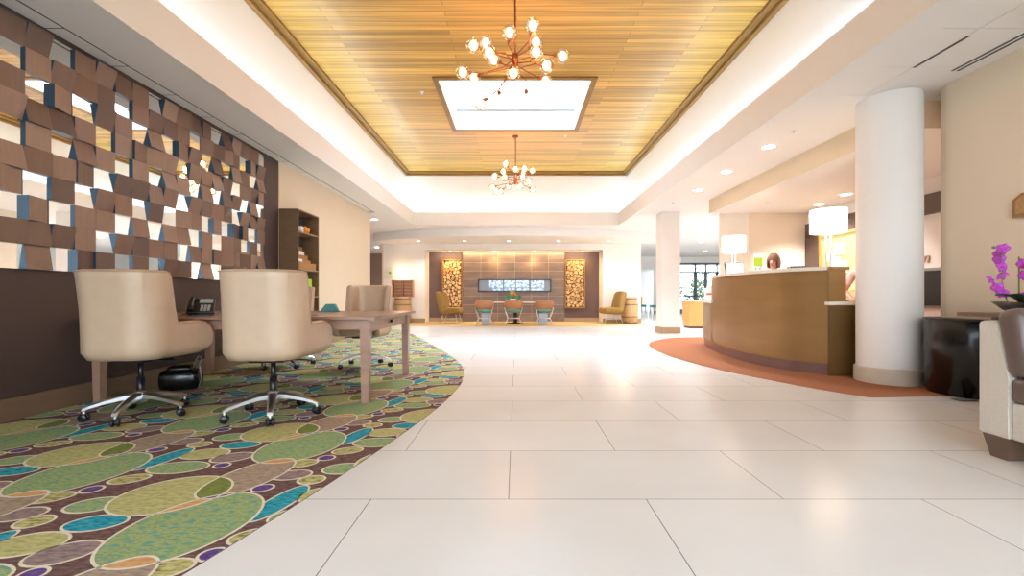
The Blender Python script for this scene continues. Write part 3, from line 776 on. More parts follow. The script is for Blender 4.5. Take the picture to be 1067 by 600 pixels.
b = MB(); b.box(-0.04, 0.04, -0.07, 0.07, 0.0, 0.10, 0.02); b.build('packet', M['paper'], t, smooth=True)
b = MB(); b.box(-0.041, 0.041, -0.05, 0.05, 0.03, 0.06, 0.005); b.build('printed_band', M['paleblue'], t)
def holder(label, loc, hh):
    t = thing('brochure_box', label, 'box', loc, 0)
    b = MB()
    b.box(-0.05, -0.043, -0.3, 0.3, 0, hh); b.box(0.043, 0.05, -0.3, 0.3, 0, hh * 0.62); b.box(-0.05, 0.05, -0.3, 0.3, 0, 0.007)
    for s in (-1, 1): b.box(-0.05, 0.05, min(s * 0.3, s * 0.293), max(s * 0.3, s * 0.293), 0, hh * 0.7)
    b.build('box', M['kraft'], t); return t
holder('upper kraft brochure box on the shelf, standing behind the lower one', (X0 + 0.085, 7.33, 1.369), 0.40)
holder('lower kraft brochure box at the shelf front', (X0 + 0.225, 7.33, 1.369), 0.17)
for lb, x, y, z, w2, h2 in (('white leaflet leaning left in the upper kraft box', 0.09, 7.16, 1.378, 0.075, 0.33), ('white leaflet leaning right in the upper kraft box', 0.09, 7.5, 1.378, 0.085, 0.31),
                    ('pale leaflet in the lower kraft box', 0.225, 7.17, 1.378, 0.07, 0.155)):
    b = MB(); b.box(X0 + x - 0.004, X0 + x + 0.004, y - w2, y + w2, z, z + h2, mi=0); b.box(X0 + x + 0.004, X0 + x + 0.0045, y - w2 + 0.01, y + w2 - 0.01, z + h2 * 0.55, z + h2 * 0.8, mi=1)
    tag(b.build('leaflet', [M['paper'], mat('leaflet_print', (190, 160, 190), 0.6)]), lb, 'leaflet', 'leaflets in the shelf unit')
for lb, y, z, m2, h2 in (('lime edged leaflet lying on the shelf below the kraft boxes', 7.52, 1.09, 'lime', 0.03), ('white leaflet standing on a lower shelf', 7.3, 0.929, 'paper', 0.16), ('tan folder on the shelf near table height', 7.5, 0.509, 'kraft', 0.2), ('white folder on the shelf near table height', 7.3, 0.509, 'paper', 0.3)):
    if m2 == 'lime': z, h2 = 0.929, 0.29
    b = MB(); b.box(X0 + 0.2, X0 + 0.215, y - 0.09, y + 0.09, z, z + h2, 0.003); b.box(X0 + 0.199, X0 + 0.216, y - 0.091, y - 0.07, z, z + h2 * 0.98, 0.002, mi=1)
    tag(b.build('leaflet', [M[m2], M['paper']]), lb, 'leaflet', 'leaflets in the shelf unit')

# ------------------------------------------------------------------ chandeliers
GL = [(-0.062, -0.25, 0.211), (0.197, -0.35, 0.227), (0.244, -0.1, 0.184), (-0.349, 0.1, 0.292), (-0.470, -0.2, 0.094), (-0.285, -0.3, -0.044), (-0.26, 0.2, 0.147),
      (0.239, -0.25, -0.01), (0.554, -0.05, 0.054), (0.353, -0.3, -0.185), (-0.615, 0.0, -0.11), (-0.511, 0.3, -0.02), (-0.018, -0.12, -0.18), (0.38, 0.35, -0.04),
      (-0.433, 0.3, -0.342), (-0.223, 0.5, -0.179), (0.144, 0.45, -0.2)]
ch = thing('chandelier', 'large nearer chandelier of clear globes on bronze rods below the plank ceiling', 'chandelier', (-0.015, 5.2, 3.67), 0, 'globe chandeliers')
ZT = ZW - 3.67
b = MB(); b.lathe([(0.0, ZT - 0.055), (0.055, ZT - 0.055), (0.07, ZT - 0.045), (0.07, ZT - 0.001), (0.0, ZT - 0.001)], (0, 0, 0), 24); b.build('ceiling_rose', M['bronze'], ch)
b = MB(); b.tube([(0, 0, 0.08), (0, 0, ZT - 0.05)], 0.011, 10); b.build('rod', M['bronze'], ch)
b = MB(); b.lathe([(0.0, -0.11), (0.032, -0.11), (0.038, -0.10), (0.038, 0.10), (0.03, 0.11), (0.0, 0.11)], (0, 0, 0), 20); b.build('hub', M['bronze'], ch)
gm = bm_ = None
for i, g in enumerate(GL):
    g = Vector(g); d = g.normalized(); r = 0.082
    el = d * g.length * 0.55 + Vector((-d.y, d.x, 0)) * 0.06 * (1 if i % 2 else -1) + Vector((0, 0, 0.03 * (-1) ** (i // 2)))
    st = Vector((0, 0, max(-0.08, min(0.08, g.z * 0.4))))
    e2 = (g - el).normalized()
    b = MB(); b.tube([st, el, g - e2 * (r + 0.005)], 0.0065, 8); b.ball(el, 0.011, 8)
    b.tube([g - e2 * (r + 0.025), g - e2 * (r - 0.035)], 0.021, 12); b.build('arm', M['bronze'], ch)
    if gm is None:
        b = MB(); b.ball((0, 0, 0), r, 24); go = b.build('globe', M['bulbglass'], ch); gm = go.data
        b = MB(); b.ball((0, 0, 0), 0.042, 14, sc=(1, 1, 1.2)); bo = b.build('bulb', M['bulb'], go); bm_ = bo.data
    else:
        go = bpy.data.objects.new('globe', gm); C.objects.link(go); go.parent = ch
        bo = bpy.data.objects.new('bulb', bm_); C.objects.link(bo); bo.parent = go
    go.location = g
ch2 = dup(ch, (-0.02, 10.45, 3.69), R(67), 'smaller looking farther chandelier hanging beyond the skylight')

# ------------------------------------------------------------------ ceiling fittings
def downlight(label, loc, first=[None], r=0.085, e=60, g='recessed downlights', col=(250, 246, 246)):
    t = thing('downlight', label, 'light', loc, 0, g)
    b = MB(); b.lathe([(r, -0.004), (r + 0.018, -0.008), (r + 0.022, -0.002), (r + 0.022, 0.0)], (0, 0, 0), 24); b.build('trim_ring', M['ceil'], t)
    b = MB(); b.lathe([(0.0, -0.003), (r, -0.004)], (0, 0, 0), 24); b.build('lens', M['lens'], t)
    if e: lamp('downlight_beam', 'SPOT', (0, 0, -0.03), e, col, t, 0.08, 120, blend=0.8)
DL = [('nearest downlight in the row along the soffit beside reception', 3.59, 6.28, 3.05), ('middle downlight in the row along the soffit beside reception', 3.59, 7.54, 3.05), ('farthest downlight in the row along the soffit beside reception', 3.63, 8.83, 3.05),
      ('reception downlight nearer the round column', 5.9, 7.9, 2.75), ('reception downlight above the big lamp shade', 6.0, 8.75, 2.75),
      ('bright downlight at the end of the beige left wall', -3.92, 12.2, 3.05), ('bright downlight beside the square white column', 4.07, 12.5, 3.05),
      ('lobby downlight just past the end of the reception ceiling', 5.2, 11.8, 3.05), ('downlight close to the right of the square column top', 5.36, 14.0, 3.05), ('lobby downlight above the small farther lamp shade', 7.2, 14.0, 3.05),
      ('lobby downlight midway to the glass doors', 7.2, 17.2, 3.05), ('lobby downlight just before the glass doors', 8.9, 20.8, 3.05), ('second lobby downlight on the way to the glass doors', 7.4, 15.8, 3.05), ('corridor downlight beyond the end of the left wall', -6.0, 19.0, 3.05)]
for lb, x, y, z in DL: downlight(lb, (x, y, z - 0.0005), e=(220 if x < -5 else 150 if z < 3 else 50 if y < 10 else 130))
for lb, x in (('first small downlight under the curved fascia, by the left sconce', -3.3), ('second small downlight under the curved fascia', -1.75), ('middle small downlight under the curved fascia', -0.25), ('fourth small downlight under the curved fascia', 1.42), ('last small downlight under the curved fascia, by the right sconce', 3.1)):
    downlight(lb, (x, 14.85, 2.7895), r=0.05, e=40, g='small downlights under the fascia')
for lb, x in (('recessed light over the left log panel', -2.4), ('recessed light over the right log panel', 2.4), ('recessed light over the fireplace, towards the left', -0.8), ('recessed light over the fireplace, towards the right', 0.65)):
    downlight(lb, (x, 16.0, 2.573), r=0.04, e=28, g='alcove downlights', col=(255, 200, 130))
a_ = lamp('wall_wash', 'AREA', (-0.1, 15.98, 2.56), 30, (255, 222, 172), None, 0.1, rot=(R(28), 0, 0)); a_.data.shape = 'RECTANGLE'; a_.data.size = 5.6; a_.data.size_y = 0.12
# alcove soffit carries those lights
b = MB(); b.box(AX0 + 0.002, AX1 - 0.002, 15.602, 16.199, AZ - 0.006, AZ - 0.001); struct('ceiling_alcove', b, M['white'])

for nm, lb, x, y0, y1, dbl in (('slot_diffuser', 'short single black slot vent in the right ceiling tiles', 3.69, 3.6, 4.1, 0), ('slot_diffuser', 'long double black slot vent close to the right wall', 4.13, 2.2, 4.16, 1)):
    t = thing(nm, lb, 'vent', (x, (y0 + y1) / 2, ZC + 0.0015)); hl = (y1 - y0) / 2
    b = MB()
    if dbl: b.box(-0.05, 0.05, -hl - 0.01, hl + 0.01, -0.006, 0.0, 0.001)
    else: b.box(-0.016, 0.016, -hl - 0.01, hl + 0.01, -0.006, 0.0, 0.001)
    b.build('frame', M['ceil'], t)
    for xx in ((-0.026, 0.026) if dbl else (0,)):
        b = MB(); b.box(xx - 0.014, xx + 0.014, -hl, hl, -0.0075, -0.004); b.build('slot', M['black'], t)
for lb, x, y, z in (('sprinkler head in the soffit near the round column', 3.55, 5.66, ZC), ('sprinkler head under the reception ceiling', 4.9, 8.6, 2.75), ('sprinkler head near the square column', 3.55, 10.0, ZC), ('smoke detector like disc on the plank ceiling beyond the skylight', 1.15, 10.4, ZW), ('sprinkler head in the plank ceiling left of the skylight', -1.75, 8.2, ZW)):
    t = thing('ceiling_sprinkler', lb, 'sprinkler', (x, y, z - 0.0005), 0, 'ceiling sprinkler heads')
    b = MB(); b.lathe([(0.0, -0.008), (0.03, -0.008), (0.036, 0.0)], (0, 0, 0), 18); b.build('plate', M['chrome'], t)
    b = MB(); b.tube([(0, 0, -0.008), (0, 0, -0.035)], 0.007, 8); b.lathe([(0.0, -0.035), (0.018, -0.035), (0.018, -0.038), (0.0, -0.038)], (0, 0, 0), 12); b.build('head', M['chrome'], t)

# ------------------------------------------------------------------ fireplace wall
t = thing('fireplace', 'long black framed strip fireplace with bluish reflections set in the stone wall', 'fireplace', (-0.06, 16.2, 1.33))
b = MB(); w2, h2 = 1.34, 0.23
b.box(-w2, w2, -0.05, 0.0, h2 - 0.035, h2, 0.004); b.box(-w2, w2, -0.05, 0.0, -h2, -h2 + 0.035, 0.004)
for s in (-1, 1): b.box(min(s * w2, s * (w2 - 0.035)), max(s * w2, s * (w2 - 0.035)), -0.05, 0.0, -h2, h2, 0.004)
b.build('frame', M['black'], t)
b = MB(); b.box(-w2 + 0.03, w2 - 0.03, -0.014, -0.004, -h2 + 0.03, h2 - 0.03); b.build('back_plate', mat('smoked_glass', (86, 82, 84), 0.12), t)
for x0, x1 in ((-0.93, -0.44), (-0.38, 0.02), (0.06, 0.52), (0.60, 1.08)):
    b = MB(); b.box(x0, x1, -0.02, -0.014, -0.075, h2 - 0.05); b.box(x0 + 0.12 * (x0 < -0.5), x1, -0.02, -0.014, -h2 + 0.05, -0.11); b.build('reflection_glow_pane', M['screen'], t)  # panes glow to imitate reflected windows

def log_panel(label, x0, x1):
    z0, z1 = 0.5, 2.28
    t = thing('log_panel', label, 'wall art', ((x0 + x1) / 2, 16.3, z0)); hw = (x1 - x0) / 2; hh = z1 - z0
    b = MB()
    for s in (-1, 1): b.box(min(s * hw, s * (hw - 0.03)), max(s * hw, s * (hw - 0.03)), -0.12, 0, 0, hh, 0.004)
    b.box(-hw, hw, -0.12, 0, hh - 0.03, hh, 0.004); b.box(-hw, hw, -0.12, 0, 0, 0.03, 0.004); b.build('frame', M['oak'], t)
    b = MB(); b.box(-hw + 0.03, hw - 0.03, -0.012, -0.002, 0.03, hh - 0.03); b.build('backing', M['bark'], t)
    rg = random.Random(label); pts = []
    for r0 in (0.062, 0.05, 0.038, 0.028, 0.02):
        for _ in range(1500):
            r = r0 * rg.uniform(0.88, 1.12); x, z = rg.uniform(-hw + 0.035 + r, hw - 0.035 - r), rg.uniform(0.035 + r, hh - 0.035 - r)
            if all((x - a) ** 2 + (z - c) ** 2 > (r + q) ** 2 * 0.97 for a, c, q in pts): pts.append((x, z, r))
    b = MB()
    for x, z, r in pts:
        mt = Matrix.Translation((x, -0.012, z)) @ Matrix.Rotation(R(90), 4, 'X'); d = rg.uniform(0.06, 0.1); k = rg.choice((0, 0, 0, 1))
        b.lathe([(r, 0), (r, d)], (0, 0, 0), 12, mi=2, mtx=mt); b.lathe([(r, d), (0.0, d)], (0, 0, 0), 12, mi=k, mtx=mt)
    o = b.build('log_slices', [M['logend'], M['logend2'], M['bark']], t)
log_panel('oak framed panel of stacked log ends to the left of the fireplace', -2.72, -1.99)
log_panel('oak framed panel of stacked log ends to the right of the fireplace', 1.79, 2.53)

def sconce(label, x, z):
    t = thing('wall_sconce', label, 'light', (x, 15.6, z), 0, 'wall sconces on the fireplace wall')
    b = MB(); b.box(-0.06, 0.06, -0.02, 0, -0.1, 0.1, 0.006); b.tube([(0, -0.02, 0), (0, -0.09, 0)], 0.012, 8); b.build('bracket', M['chrome'], t)
    b = MB(); b.lathe([(0.12, -0.13), (0.125, -0.12), (0.125, 0.12), (0.12, 0.13)], (0, -0.03, 0), 24, a0=PI, a1=2 * PI); b.build('shade', M['sconce'], t)
    lamp('sconce_glow', 'POINT', (0, -0.22, 0.16), 1.6, (255, 206, 150), t, 0.05); lamp('sconce_glow', 'POINT', (0, -0.22, -0.16), 1.3, (255, 206, 150), t, 0.05)
sconce('lit white sconce above the wooden crate', -4.06, 1.72); sconce('lit white sconce above the right armchair and barrel', 3.72, 1.70)

t = thing('wall_plaque', 'pale round edged plaque with a small green mark on the wall by the left sconce', 'sign', (-4.5, 15.6, 1.76))
b = MB(); b.box(-0.16, 0.16, -0.012, -0.001, -0.2, 0.2, 0.004); b.build('plate', mat('pale_plaque', (224, 224, 214), 0.5), t)
b = MB(); b.lathe([(0.0, 0.0), (0.05, 0.0), (0.05, 0.004), (0.0, 0.004)], (0, 0, 0), 18, mtx=Matrix.Translation((0.05, -0.012, 0)) @ Matrix.Rotation(R(90), 4, 'X')); b.build('mark', mat('sage_print', (160, 190, 160), 0.6), t)

def barrel(label, x, y, s=1.0):
    t = thing('barrel', label, 'barrel', (x, y, 0.0065), 0, 'oak barrels by the fireplace wall')
    pr = [(0.24, 0), (0.262, 0.12), (0.285, 0.3), (0.292, 0.45), (0.285, 0.6), (0.262, 0.78), (0.24, 0.9)]
    b = MB(); b.lathe([(0.0, 0.0)] + pr + [(0.225, 0.9), (0.22, 0.875), (0.0, 0.875)], (0, 0, 0), 28); b.build('staves', M['barrel'], t)
    for z, r in ((0.03, 0.249), (0.22, 0.278), (0.64, 0.283), (0.84, 0.254)):
        b = MB(); b.lathe([(r, z - 0.022), (r + 0.008, z - 0.02), (r + 0.006, z + 0.022), (r - 0.002, z + 0.024)], (0, 0, 0), 28); b.build('hoop', M['hoop'], t)
barrel('oak barrel carrying the wooden crate by the left sconce', -3.92, 15.2); barrel('oak barrel beside the mustard armchair under the right sconce', 3.9, 15.2)
t = thing('crate', 'reddish slatted wooden crate standing on its side on the left barrel', 'crate', (-3.92, 15.25, 0.908))
b = MB(); a, h = 0.36, 0.58
for s in (-1, 1): b.box(min(s * a, s * (a - 0.03)), max(s * a, s * (a - 0.03)), -0.13, 0.13, 0, h, 0.004)
b.box(-a, a, -0.13, 0.13, 0, 0.03, 0.004); b.box(-a, a, -0.13, 0.13, h - 0.03, h, 0.004)
b.box(-0.012, 0.012, -0.12, 0.12, 0.03, h - 0.03); b.box(-a + 0.03, a - 0.03, -0.12, 0.12, h * 0.5, h * 0.5 + 0.02); b.build('box', M['crate'], t)
b = MB()
for k in range(5): b.box(-a + 0.03, a - 0.03, 0.115, 0.13, 0.03 + k * 0.105, 0.125 + k * 0.105); 
b.build('back_boards', mat('pale_crate_board', (214, 160, 124), 0.6, 0, 0.12, (4, 4, 30)), t)

# ------------------------------------------------------------------ lounge chairs and communal table
def wing_lounge(label, loc, rz):
    """mustard wing chair facing +X in its own frame"""
    t = thing('lounge_chair', label, 'chair', loc, rz, 'mustard lounge chairs')
    rows = []
    N = 18
    for i in range(N + 1):                       # side profile from the seat front to the top of the back
        q = i / N
        if q < 0.5: k = q / 0.5; c = Vector((0.36 - 0.62 * k, 0, 0.44 - 0.05 * k)); n = Vector((0, 0, -1))
        else: k = (q - 0.5) / 0.5; c = Vector((-0.26 - 0.15 * k, 0, 0.39 + 0.70 * k)); n = Vector((-1, 0, -0.2)).normalized()
        if 0.4 < q < 0.6: n = Vector((-(q - 0.4) / 0.2, 0, -1 + (q - 0.4) / 0.2 * 0.85)).normalized()
        hw = 0.33 - 0.05 * max(0, q - 0.8) / 0.2
        wing = 0.16 if q > 0.5 else 0.10 + 0.06 * (q / 0.5); wing *= (1 - max(0, q - 0.93) / 0.12)
        th = 0.10
        ring_ = []
        for x, d in ((-1, wing), (-0.86, 0.02), (-0.5, 0.0), (0, -0.01), (0.5, 0.0), (0.86, 0.02), (1, wing)): ring_.append(c - n * d + Vector((0, hw * x, 0)))
        for x, d in ((1.12, wing), (1.05, -0.05), (0.6, -th), (0, -th), (-0.6, -th), (-1.05, -0.05), (-1.12, wing)): ring_.append(c - n * d + Vector((0, hw * x, 0)))
        rows.append(ring_)
    b = MB(); vs = b.grid(rows, closed_u=True); b.bm.faces.new(vs[0]); b.bm.faces.new(vs[-1][::-1])
    b.build('shell', M['mustard'], t, smooth=True, sub=1)
    b = MB(); b.box(-0.22, 0.35, -0.27, 0.27, 0.43, 0.53, 0.04); b.build('seat_cushion', M['mustard'], t, smooth=True)
    for s in (-1, 1):
        b = MB(); b.tube([(0.30, s * 0.26, 0.0), (0.22, s * 0.24, 0.345)], 0.012, 8); b.tube([(-0.33, s * 0.26, 0.0), (-0.2, s * 0.24, 0.31)], 0.012, 8); b.tube([(0.26, s * 0.25, 0.16), (-0.27, s * 0.25, 0.16)], 0.009, 8)
        b.build('leg', M['chrome'], t)
    return t
wing_lounge('mustard winged lounge chair before the log panel, facing right', (-2.22, 15.0, 0.014), R(-8))
wing_lounge('mustard winged lounge chair by the oak barrel, facing left', (3.2, 14.95, 0.014), R(188))

t = thing('communal_table', 'pale edged table in front of the fireplace on a dark pedestal', 'table', (-0.03, 15.1, 0.0065))
b = MB(); b.box(-1.05, 1.05, -0.36, 0.36, 0.70, 0.735, 0.012); b.build('tabletop', mat('pale_table_top', (214, 204, 198), 0.3), t)
b = MB(); b.lathe([(0.0, 0.0), (0.26, 0.0), (0.26, 0.02), (0.07, 0.04), (0.06, 0.68), (0.12, 0.70), (0.0, 0.70)], (0, 0, 0), 24); b.build('pedestal', M['black'], t)

tub = thing('tub_chair', 'tan low backed tub chair, left one of three before the fireplace', 'chair', (-1.03, 14.25, 0.012), 0, 'tub chairs at the communal table')
b = MB(); rows = []
for i in range(33):
    a = PI + PI * i / 32; a = R(170) + R(200) * i / 32; c, s = math.cos(a), math.sin(a); u = abs(i / 32 - 0.5) * 2
    top = 0.78 - 0.15 * max(0, u - 0.55) / 0.45; bot = 0.50 + 0.10 * u ** 3
    sx = 0.30; sy = 0.27
    rows.append([Vector((sx * c, sy * s, bot)), Vector((sx * 1.04 * c, sy * 1.06 * s, (bot + top) / 2)), Vector((sx * 1.06 * c, sy * 1.1 * s, top)), Vector((sx * 0.98 * c, sy * 1.02 * s, top + 0.008)), Vector((sx * 0.95 * c, sy * 0.97 * s, (bot + top) / 2)), Vector((sx * 0.92 * c, sy * 0.92 * s, bot))])
vs = b.grid(rows, closed_u=True); b.bm.faces.new(vs[0]); b.bm.faces.new(vs[-1][::-1]); b.build('back_shell', M['tan'], tub, smooth=True)
b = MB(); b.lathe([(0.0, 0.40), (0.22, 0.40), (0.262, 0.425), (0.265, 0.465), (0.23, 0.485), (0.0, 0.49)], (0, 0, 0), 28, sy=0.95); b.build('seat', M['teal'], tub)
for s in (-1, 1):
    for q in (-1, 1):
        b = MB(); b.tube(spline([(s * 0.27, q * 0.22, 0.0), (s * 0.19, q * 0.17, 0.2), (s * 0.2, q * 0.17, 0.26), (s * 0.25, q * 0.19, 0.42)], 5), 0.012, 8); b.build('leg', M['chrome'], tub)
    b = MB(); b.tube([(-0.19, s * 0.17, 0.21), (0.19, s * 0.17, 0.21)], 0.010, 8); b.build('stretcher', M['chrome'], tub)
    b = MB(); b.tube([(s * 0.24, -0.19, 0.41), (s * 0.29, -0.15, 0.56)], 0.011, 8); b.build('back_support', M['chrome'], tub)
dup(tub, (-0.09, 14.25, 0.012), 0, 'tan low backed tub chair, middle one of three before the fireplace')
dup(tub, (0.9, 14.25, 0.012), 0, 'tan low backed tub chair, right one of three before the fireplace')
for lb, x in (('pale blue box standing under the left tub chair', -0.98), ('pale blue box standing under the right tub chair', 0.87)):
    t = thing('storage_box', lb, 'box', (x, 14.25, 0.012), 0, 'pale blue boxes under the tub chairs')
    b = MB(); b.box(-0.13, 0.13, -0.12, 0.12, 0, 0.36, 0.008); b.build('box', M['paleblue'], t)
    b = MB(); b.box(-0.134, 0.134, -0.124, 0.124, 0.30, 0.368, 0.006); b.build('lid', M['paleblue'], t)

t = thing('potted_flowers', 'yellow and green flower arrangement in a white pot on the communal table', 'plant', (-0.12, 15.0, 0.742))
b = MB(); b.lathe([(0.0, 0), (0.09, 0), (0.115, 0.1), (0.105, 0.1), (0.085, 0.02), (0.0, 0.02)], (0, 0, 0), 20); b.build('pot', M['paper'], t)
def leafy(n, c, rad, sz, rg, mb):
    for _ in range(n):
        d = Vector((rg.gauss(0, 1), rg.gauss(0, 1), rg.gauss(0, 0.8))).normalized(); p = Vector(c) + Vector((d.x * rad[0], d.y * rad[1], d.z * rad[2])) * rg.uniform(0.45, 1) ** 0.6
        u = Vector((rg.gauss(0, 1), rg.gauss(0, 1), rg.gauss(0, 1))).normalized(); v = u.cross(d).normalized(); l = sz * rg.uniform(0.6, 1.2)
        mb.face([p - u * l, p - u * l * 0.1 + v * l * 0.42, p + u * l, p - u * l * 0.1 - v * l * 0.42])
rg = random.Random(3)
for sgn in (-1, 1):
    b = MB(); leafy(60, (sgn * 0.15, 0, 0.17), (0.13, 0.1, 0.08), 0.05, rg, b); b.build('leaves', mat('teal_green_leaf', (60, 150, 110), 0.5, 0, 0.15), t, normals=False)
for k in range(7):
    b = MB(); leafy(26, (rg.uniform(-0.13, 0.13), rg.uniform(-0.06, 0.06), rg.uniform(0.2, 0.34)), (0.05, 0.05, 0.045), 0.03, rg, b)
    b.build('blossom', mat('yellow_petal', rg.choice([(236, 190, 50), (240, 214, 80), (230, 150, 60)]), 0.5), t, normals=False)
b = MB()
for k in range(9): b.tube([(rg.uniform(-0.05, 0.05), rg.uniform(-0.04, 0.04), 0.06), (rg.uniform(-0.16, 0.16), rg.uniform(-0.06, 0.06), rg.uniform(0.16, 0.3))], 0.005, 5)
b.build('stems', M['stem'], t)
# ------------------------------------------------------------------ reception desk
FR = [(p.x, p.y) for p in spline([(3.62, 5.13, 0), (3.38, 5.45, 0), (3.25, 5.85, 0), (3.2, 6.4, 0), (3.25, 7.0, 0), (3.36, 7.6, 0), (3.6, 8.5, 0)], 8)]
def offs(c, d):
    out = []
    for i, (x, y) in enumerate(c):
        a, e = c[max(i - 1, 0)], c[min(i + 1, len(c) - 1)]; tx, ty = e[0] - a[0], e[1] - a[1]; l = math.hypot(tx, ty)
        out.append((x + ty / l * d, y - tx / l * d))
    return out
HI = [p for p in FR if p[1] <= 7.62]; LO = [p for p in FR if p[1] >= 7.5]
def band(mb, c, d0, d1, z0, z1, mi=0):
    a, e = offs(c, d0), offs(c, d1); mb.prism(a + e[::-1], z0, z1, mi)
dk = thing('reception_desk', 'curved bronze reception desk with a pale stone ledge', 'desk', (0, 0, 0.0065))
b = MB(); band(b, HI, 0.0, 0.24, 0.13, 1.22); b.build('high_front', M['counter'], dk, smooth=False)
b = MB(); band(b, HI, 0.02, 0.22, 0.0, 0.13); band(b, LO, 0.02, 0.22, 0.0, 0.13); b.build('kick_plate', M['kick'], dk, smooth=False)
b = MB(); band(b, HI, -0.03, 0.34, 1.22, 1.262); b.build('high_ledge', M['quartz'], dk, smooth=False)
b = MB(); band(b, LO, 0.0, 0.24, 0.13, 0.80); b.build('low_front', M['counter'], dk, smooth=False)
b = MB(); band(b, LO, -0.03, 0.28, 0.80, 0.842); b.build('low_ledge', M['quartz'], dk, smooth=False)
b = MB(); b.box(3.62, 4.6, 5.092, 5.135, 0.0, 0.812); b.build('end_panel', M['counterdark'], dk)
b = MB(); b.box(3.60, 4.62, 5.088, 5.6, 0.815, 0.855, 0.004); b.build('end_ledge', M['quartz'], dk)
b = MB(); b.prism([(3.64, 5.14), (3.84, 5.14), (3.84, 5.40), (3.55, 5.40)], 0.857, 1.219); b.prism([(3.625, 5.11), (3.86, 5.11), (3.86, 5.42), (3.5, 5.42)], 1.2215, 1.261); b.build('end_post', [M['counter']], dk)
b = MB(); band(b, [p for p in FR if 5.5 < p[1]], 0.25, 0.85, 0.74, 0.775); b.build('work_surface', mat('desk_inner_top', (150, 120, 92), 0.4), dk, smooth=False)
b = MB()
for y in (6.0, 7.1, 8.3):
    x = min(FR, key=lambda p: abs(p[1] - y))[0]; b.box(x + 0.35, x + 0.8, y - 0.015, y + 0.015, 0.0, 0.74)
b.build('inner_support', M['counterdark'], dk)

t = thing('service_stand', 'tan boxy stand beyond the far end of the reception desk', 'stand', (5.23, 13.0, 0.0), 0)
b = MB(); b.box(-0.25, 0.3, -0.25, 0.25, 0.06, 0.78, 0.006); b.build('body', mat('tan_laminate', (196, 154, 92), 0.4, 0, 0.05), t)
b = MB(); b.box(-0.22, 0.27, -0.22, 0.22, 0.0, 0.06); b.build('plinth', M['darkbrown'], t)
b = MB(); b.box(-0.27, 0.32, -0.27, 0.27, 0.78, 0.80, 0.004); b.build('top', M['quartz'], t)

def desk_lamp(label, x, y):
    t = thing('table_lamp', label, 'lamp', (x, y, 0.782), 0, 'drum shade lamps on the reception desk')
    b = MB(); b.lathe([(0.0, 0.0), (0.11, 0.0), (0.11, 0.02), (0.03, 0.03), (0.0, 0.03)], (0, 0, 0), 24); b.build('base', M['chrome'], t)
    b = MB()
    for s in (-1, 1): b.tube([(s * 0.028, 0, 0.025), (s * 0.028, 0, 1.02)], 0.009, 10)
    b.tube([(-0.03, 0, 1.02), (0.03, 0, 1.02)], 0.011, 8); b.build('stem', M['chrome'], t)
    b = MB(); b.lathe([(0.195, 0.95), (0.2, 0.95), (0.2, 1.24), (0.195, 1.24), (0.195, 0.95)], (0, 0, 0), 36); b.build('shade', M['shade'], t)
    b = MB(); b.lathe([(0.0, 1.232), (0.194, 1.232)], (0, 0, 0), 24); b.build('diffuser', M['shade'], t)
    b = MB(); b.ball((0, 0, 1.08), 0.03, 12); b.build('bulb', M['lens'], t)
desk_lamp('big glowing drum shade lamp at the near part of the reception desk', 3.97, 5.62)
desk_lamp('glowing drum shade lamp at the far part of the reception desk, seen smaller', 4.0, 8.12)

t = thing('display_screen', 'thin framed white display tilted on the far end of the high ledge', 'screen', (3.72, 7.5, 1.27), R(12))
mt = Matrix.Rotation(R(-10), 4, 'X')
b = MB(); b.box(-0.18, 0.18, -0.01, 0.01, 0.0, 0.235, 0.004, mtx=mt @ Matrix.Shear('XY', 4, (0, 0))); b.build('frame', M['black'], t)
b = MB(); b.box(-0.165, 0.165, -0.0115, -0.009, 0.014, 0.222, mtx=mt); b.build('panel', emis('white_screen', (250, 250, 255), 1.0), t)
b = MB(); b.tube([(0, 0.03, 0.12), (0, 0.1, 0.0)], 0.008, 8); b.build('stand', M['black'], t)
t = thing('flyer_holder', 'white counter sign with a lime green square near the far end of the ledge', 'sign', (3.68, 6.72, 1.27), R(4))
b = MB(); b.box(-0.072, 0.072, -0.004, 0.004, 0.0, 0.31, 0.001); b.box(-0.075, 0.075, -0.03, 0.05, 0.0, 0.006); b.build('holder', M['paper'], t)
b = MB(); b.box(-0.066, 0.066, -0.006, -0.004, 0.115, 0.245); b.build('green_square', M['lime'], t)
b = MB(); b.box(-0.05, -0.03, -0.006, -0.004, 0.06, 0.08); b.box(0.02, 0.035, -0.006, -0.004, 0.07, 0.085); b.build('mark', mat('violet_print', (130, 120, 170), 0.6), t)
t = thing('document_tray', 'flat dark tray on the ledge below the big lamp', 'tray', (3.62, 5.72, 1.269), R(70))
b = MB(); b.box(-0.11, 0.11, -0.08, 0.08, 0.0, 0.008); 
for s in (-1, 1): b.box(-0.11, 0.11, min(s * 0.08, s * 0.074), max(s * 0.08, s * 0.074), 0, 0.04)
b.box(-0.11, -0.104, -0.08, 0.08, 0, 0.04); b.build('tray', M['black'], t)
t = thing('notepad', 'flat grey card lying on the ledge between the white display and the green sign', 'pad', (3.64, 7.05, 1.269), R(80))
b = MB(); b.box(-0.12, 0.12, -0.07, 0.07, 0.0, 0.012, 0.002); b.build('pad', mat('grey_card', (150, 142, 138), 0.6), t)
t = thing('leaflet_box', 'white box with a red band on the low far end of the reception desk', 'box', (3.62, 8.02, 0.85), R(8))
b = MB(); b.box(-0.13, 0.13, -0.08, 0.08, 0.0, 0.27, 0.004); b.build('box', M['paper'], t)
b = MB(); b.box(-0.132, 0.132, -0.082, 0.082, 0.10, 0.135); b.build('red_band', M['red'], t)
t = thing('brochure_stand', 'white leaning brochure stand by the red banded box', 'stand', (3.63, 8.36, 0.85), R(10))
